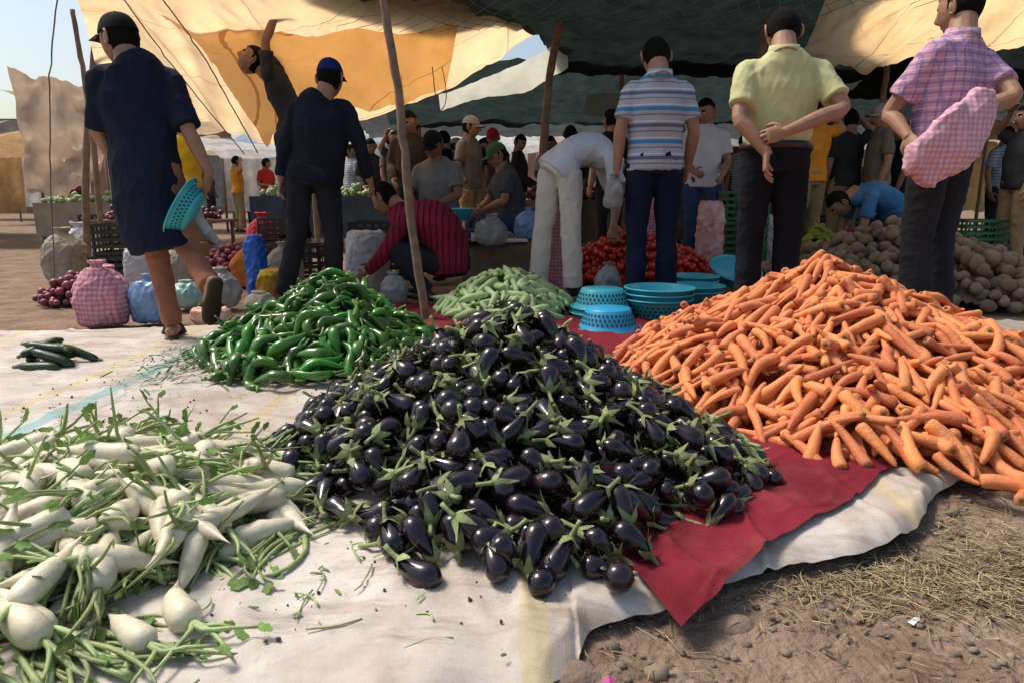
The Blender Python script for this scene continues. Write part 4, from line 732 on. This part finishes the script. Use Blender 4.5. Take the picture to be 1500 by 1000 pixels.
def tent(name,x,y,w,d,h,mat,seed):
    G=[];n=20;V=[]
    for j in range(n):
        for i in range(n):
            u,v=i/(n-1),j/(n-1); zz=h-.5*abs(v-.5)*1.6-.15*math.sin(u*math.pi)*math.sin(v*math.pi)+.08*nz(x+u*w,y+v*d,2,seed); V.append((x-w/2+u*w,y-d/2+v*d,zz))
    F=[(j*n+i,j*n+i+1,(j+1)*n+i+1,(j+1)*n+i) for j in range(n-1) for i in range(n-1)]; G.append((np.array(V),F,mat))
    for a in(-1,1):
        for b_ in(-1,1): G.append((*tube([(x+a*w/2,y+b_*d/2,0),(x+a*w/2,y+b_*d/2,h-.38)],[.03,.03],8),WOOD))
    V=[]; 
    for j in range(n):
        for i in range(n): u,v=i/(n-1),j/(n-1); V.append((x-w/2+u*w*.5,y+d/2+.02+.08*math.sin(u*30)*v,h-.4-v*(h-.9)+.1*nz(u*w,v,2,seed)))
    G.append((np.array(V),F,mat)); mkobj(name,G,loc=(x,y,0))
tm=[cloth('white_tent_canvas',(.72,.70,.66),transl=.4),cloth('beige_tent_canvas',(.55,.45,.33),transl=.4),cloth('grey_tent_canvas',(.25,.26,.27),transl=.2),cloth('tan_tent_canvas',(.6,.4,.2),transl=.4),cloth('pale_blue_tent',(.4,.5,.6),transl=.35)]
for i,(x,y,w,h,mi) in enumerate([(-5.2,15,3,2.1,0),(-8.8,17,3.5,2.3,1),(-2.2,17.5,3,2.2,2),(-12.5,15,4,2.4,2),(2.5,18,3.5,2.4,1),(6.8,18,3.5,2.4,2),(10.5,14,4,2.4,3),(-5.5,20,4,2.6,4),(0.5,21,5,2.6,0),(7,22,5,2.8,1),(-14,22,5,2.8,0),(14,20,6,3,2),(-9.6,12.5,2.4,2.0,3),(-18,26,6,3,1),(-10,25,6,3,2),(-3,26,6,3,0),(4,27,6,3,3),(12,27,7,3.2,0),(20,26,7,3,1)]):
    tent('market_tent',x,y,w,2.6,h,tm[mi],i)
WAL=M('ochre_plaster',(.38,.20,.13),.95,.25,1.5,.3,20)
def building(name,x,y,w,d,h,n):
    G=[(*box((x,y,h/2),(w,d,h)),WAL),(*box((x,y,h+.1),(w+.2,d+.2,.2)),WAL)]
    for i in range(n):
        cx=x-w/2+w*(i+.5)/n
        G.append((*box((cx,y-d/2-.01,h*.62),(w/n*.35,.06,h*.28)),DARK)); G.append((*box((cx,y-d/2-.03,h*.62-h*.15),(w/n*.45,.12,.08)),WAL))
    mkobj(name,G,smooth=False)
building('plastered_building',-24,40,14,6,4.6,6); building('plastered_building',14,48,26,6,3.6,9)
# ------------------------------------------------------------------ light, world, camera
AZ,EL=-66,57
w=bpy.data.worlds.new('World'); sc.world=w; w.use_nodes=True; nt=w.node_tree; bg=nt.nodes['Background']
sky=nt.nodes.new('ShaderNodeTexSky'); sky.sky_type='NISHITA'; sky.sun_disc=False; sky.sun_elevation=math.radians(EL); sky.sun_rotation=math.radians(AZ); sky.air_density=1.2; sky.dust_density=3.0; sky.ozone_density=.4
nt.links.new(sky.outputs[0],bg.inputs[0]); bg.inputs[1].default_value=.15
sd=bpy.data.lights.new('sun','SUN'); sd.energy=3.5; sd.angle=math.radians(16); sd.color=(1,.93,.83); so=bpy.data.objects.new('sun',sd); sc.collection.objects.link(so)
az=math.radians(AZ); el=math.radians(EL); dv=Vector((math.sin(az)*math.cos(el),math.cos(az)*math.cos(el),math.sin(el))); so.rotation_euler=dv.to_track_quat('Z','Y').to_euler()
cd=bpy.data.cameras.new('camera'); cd.lens=24; cd.sensor_width=36; cd.clip_end=600; co=bpy.data.objects.new('camera',cd); co.location=(0,0,.8); co.rotation_euler=(math.radians(90-11.86),0,0); sc.collection.objects.link(co); sc.camera=co
sc.view_settings.view_transform='Standard'; sc.view_settings.look='None'; sc.view_settings.exposure=0
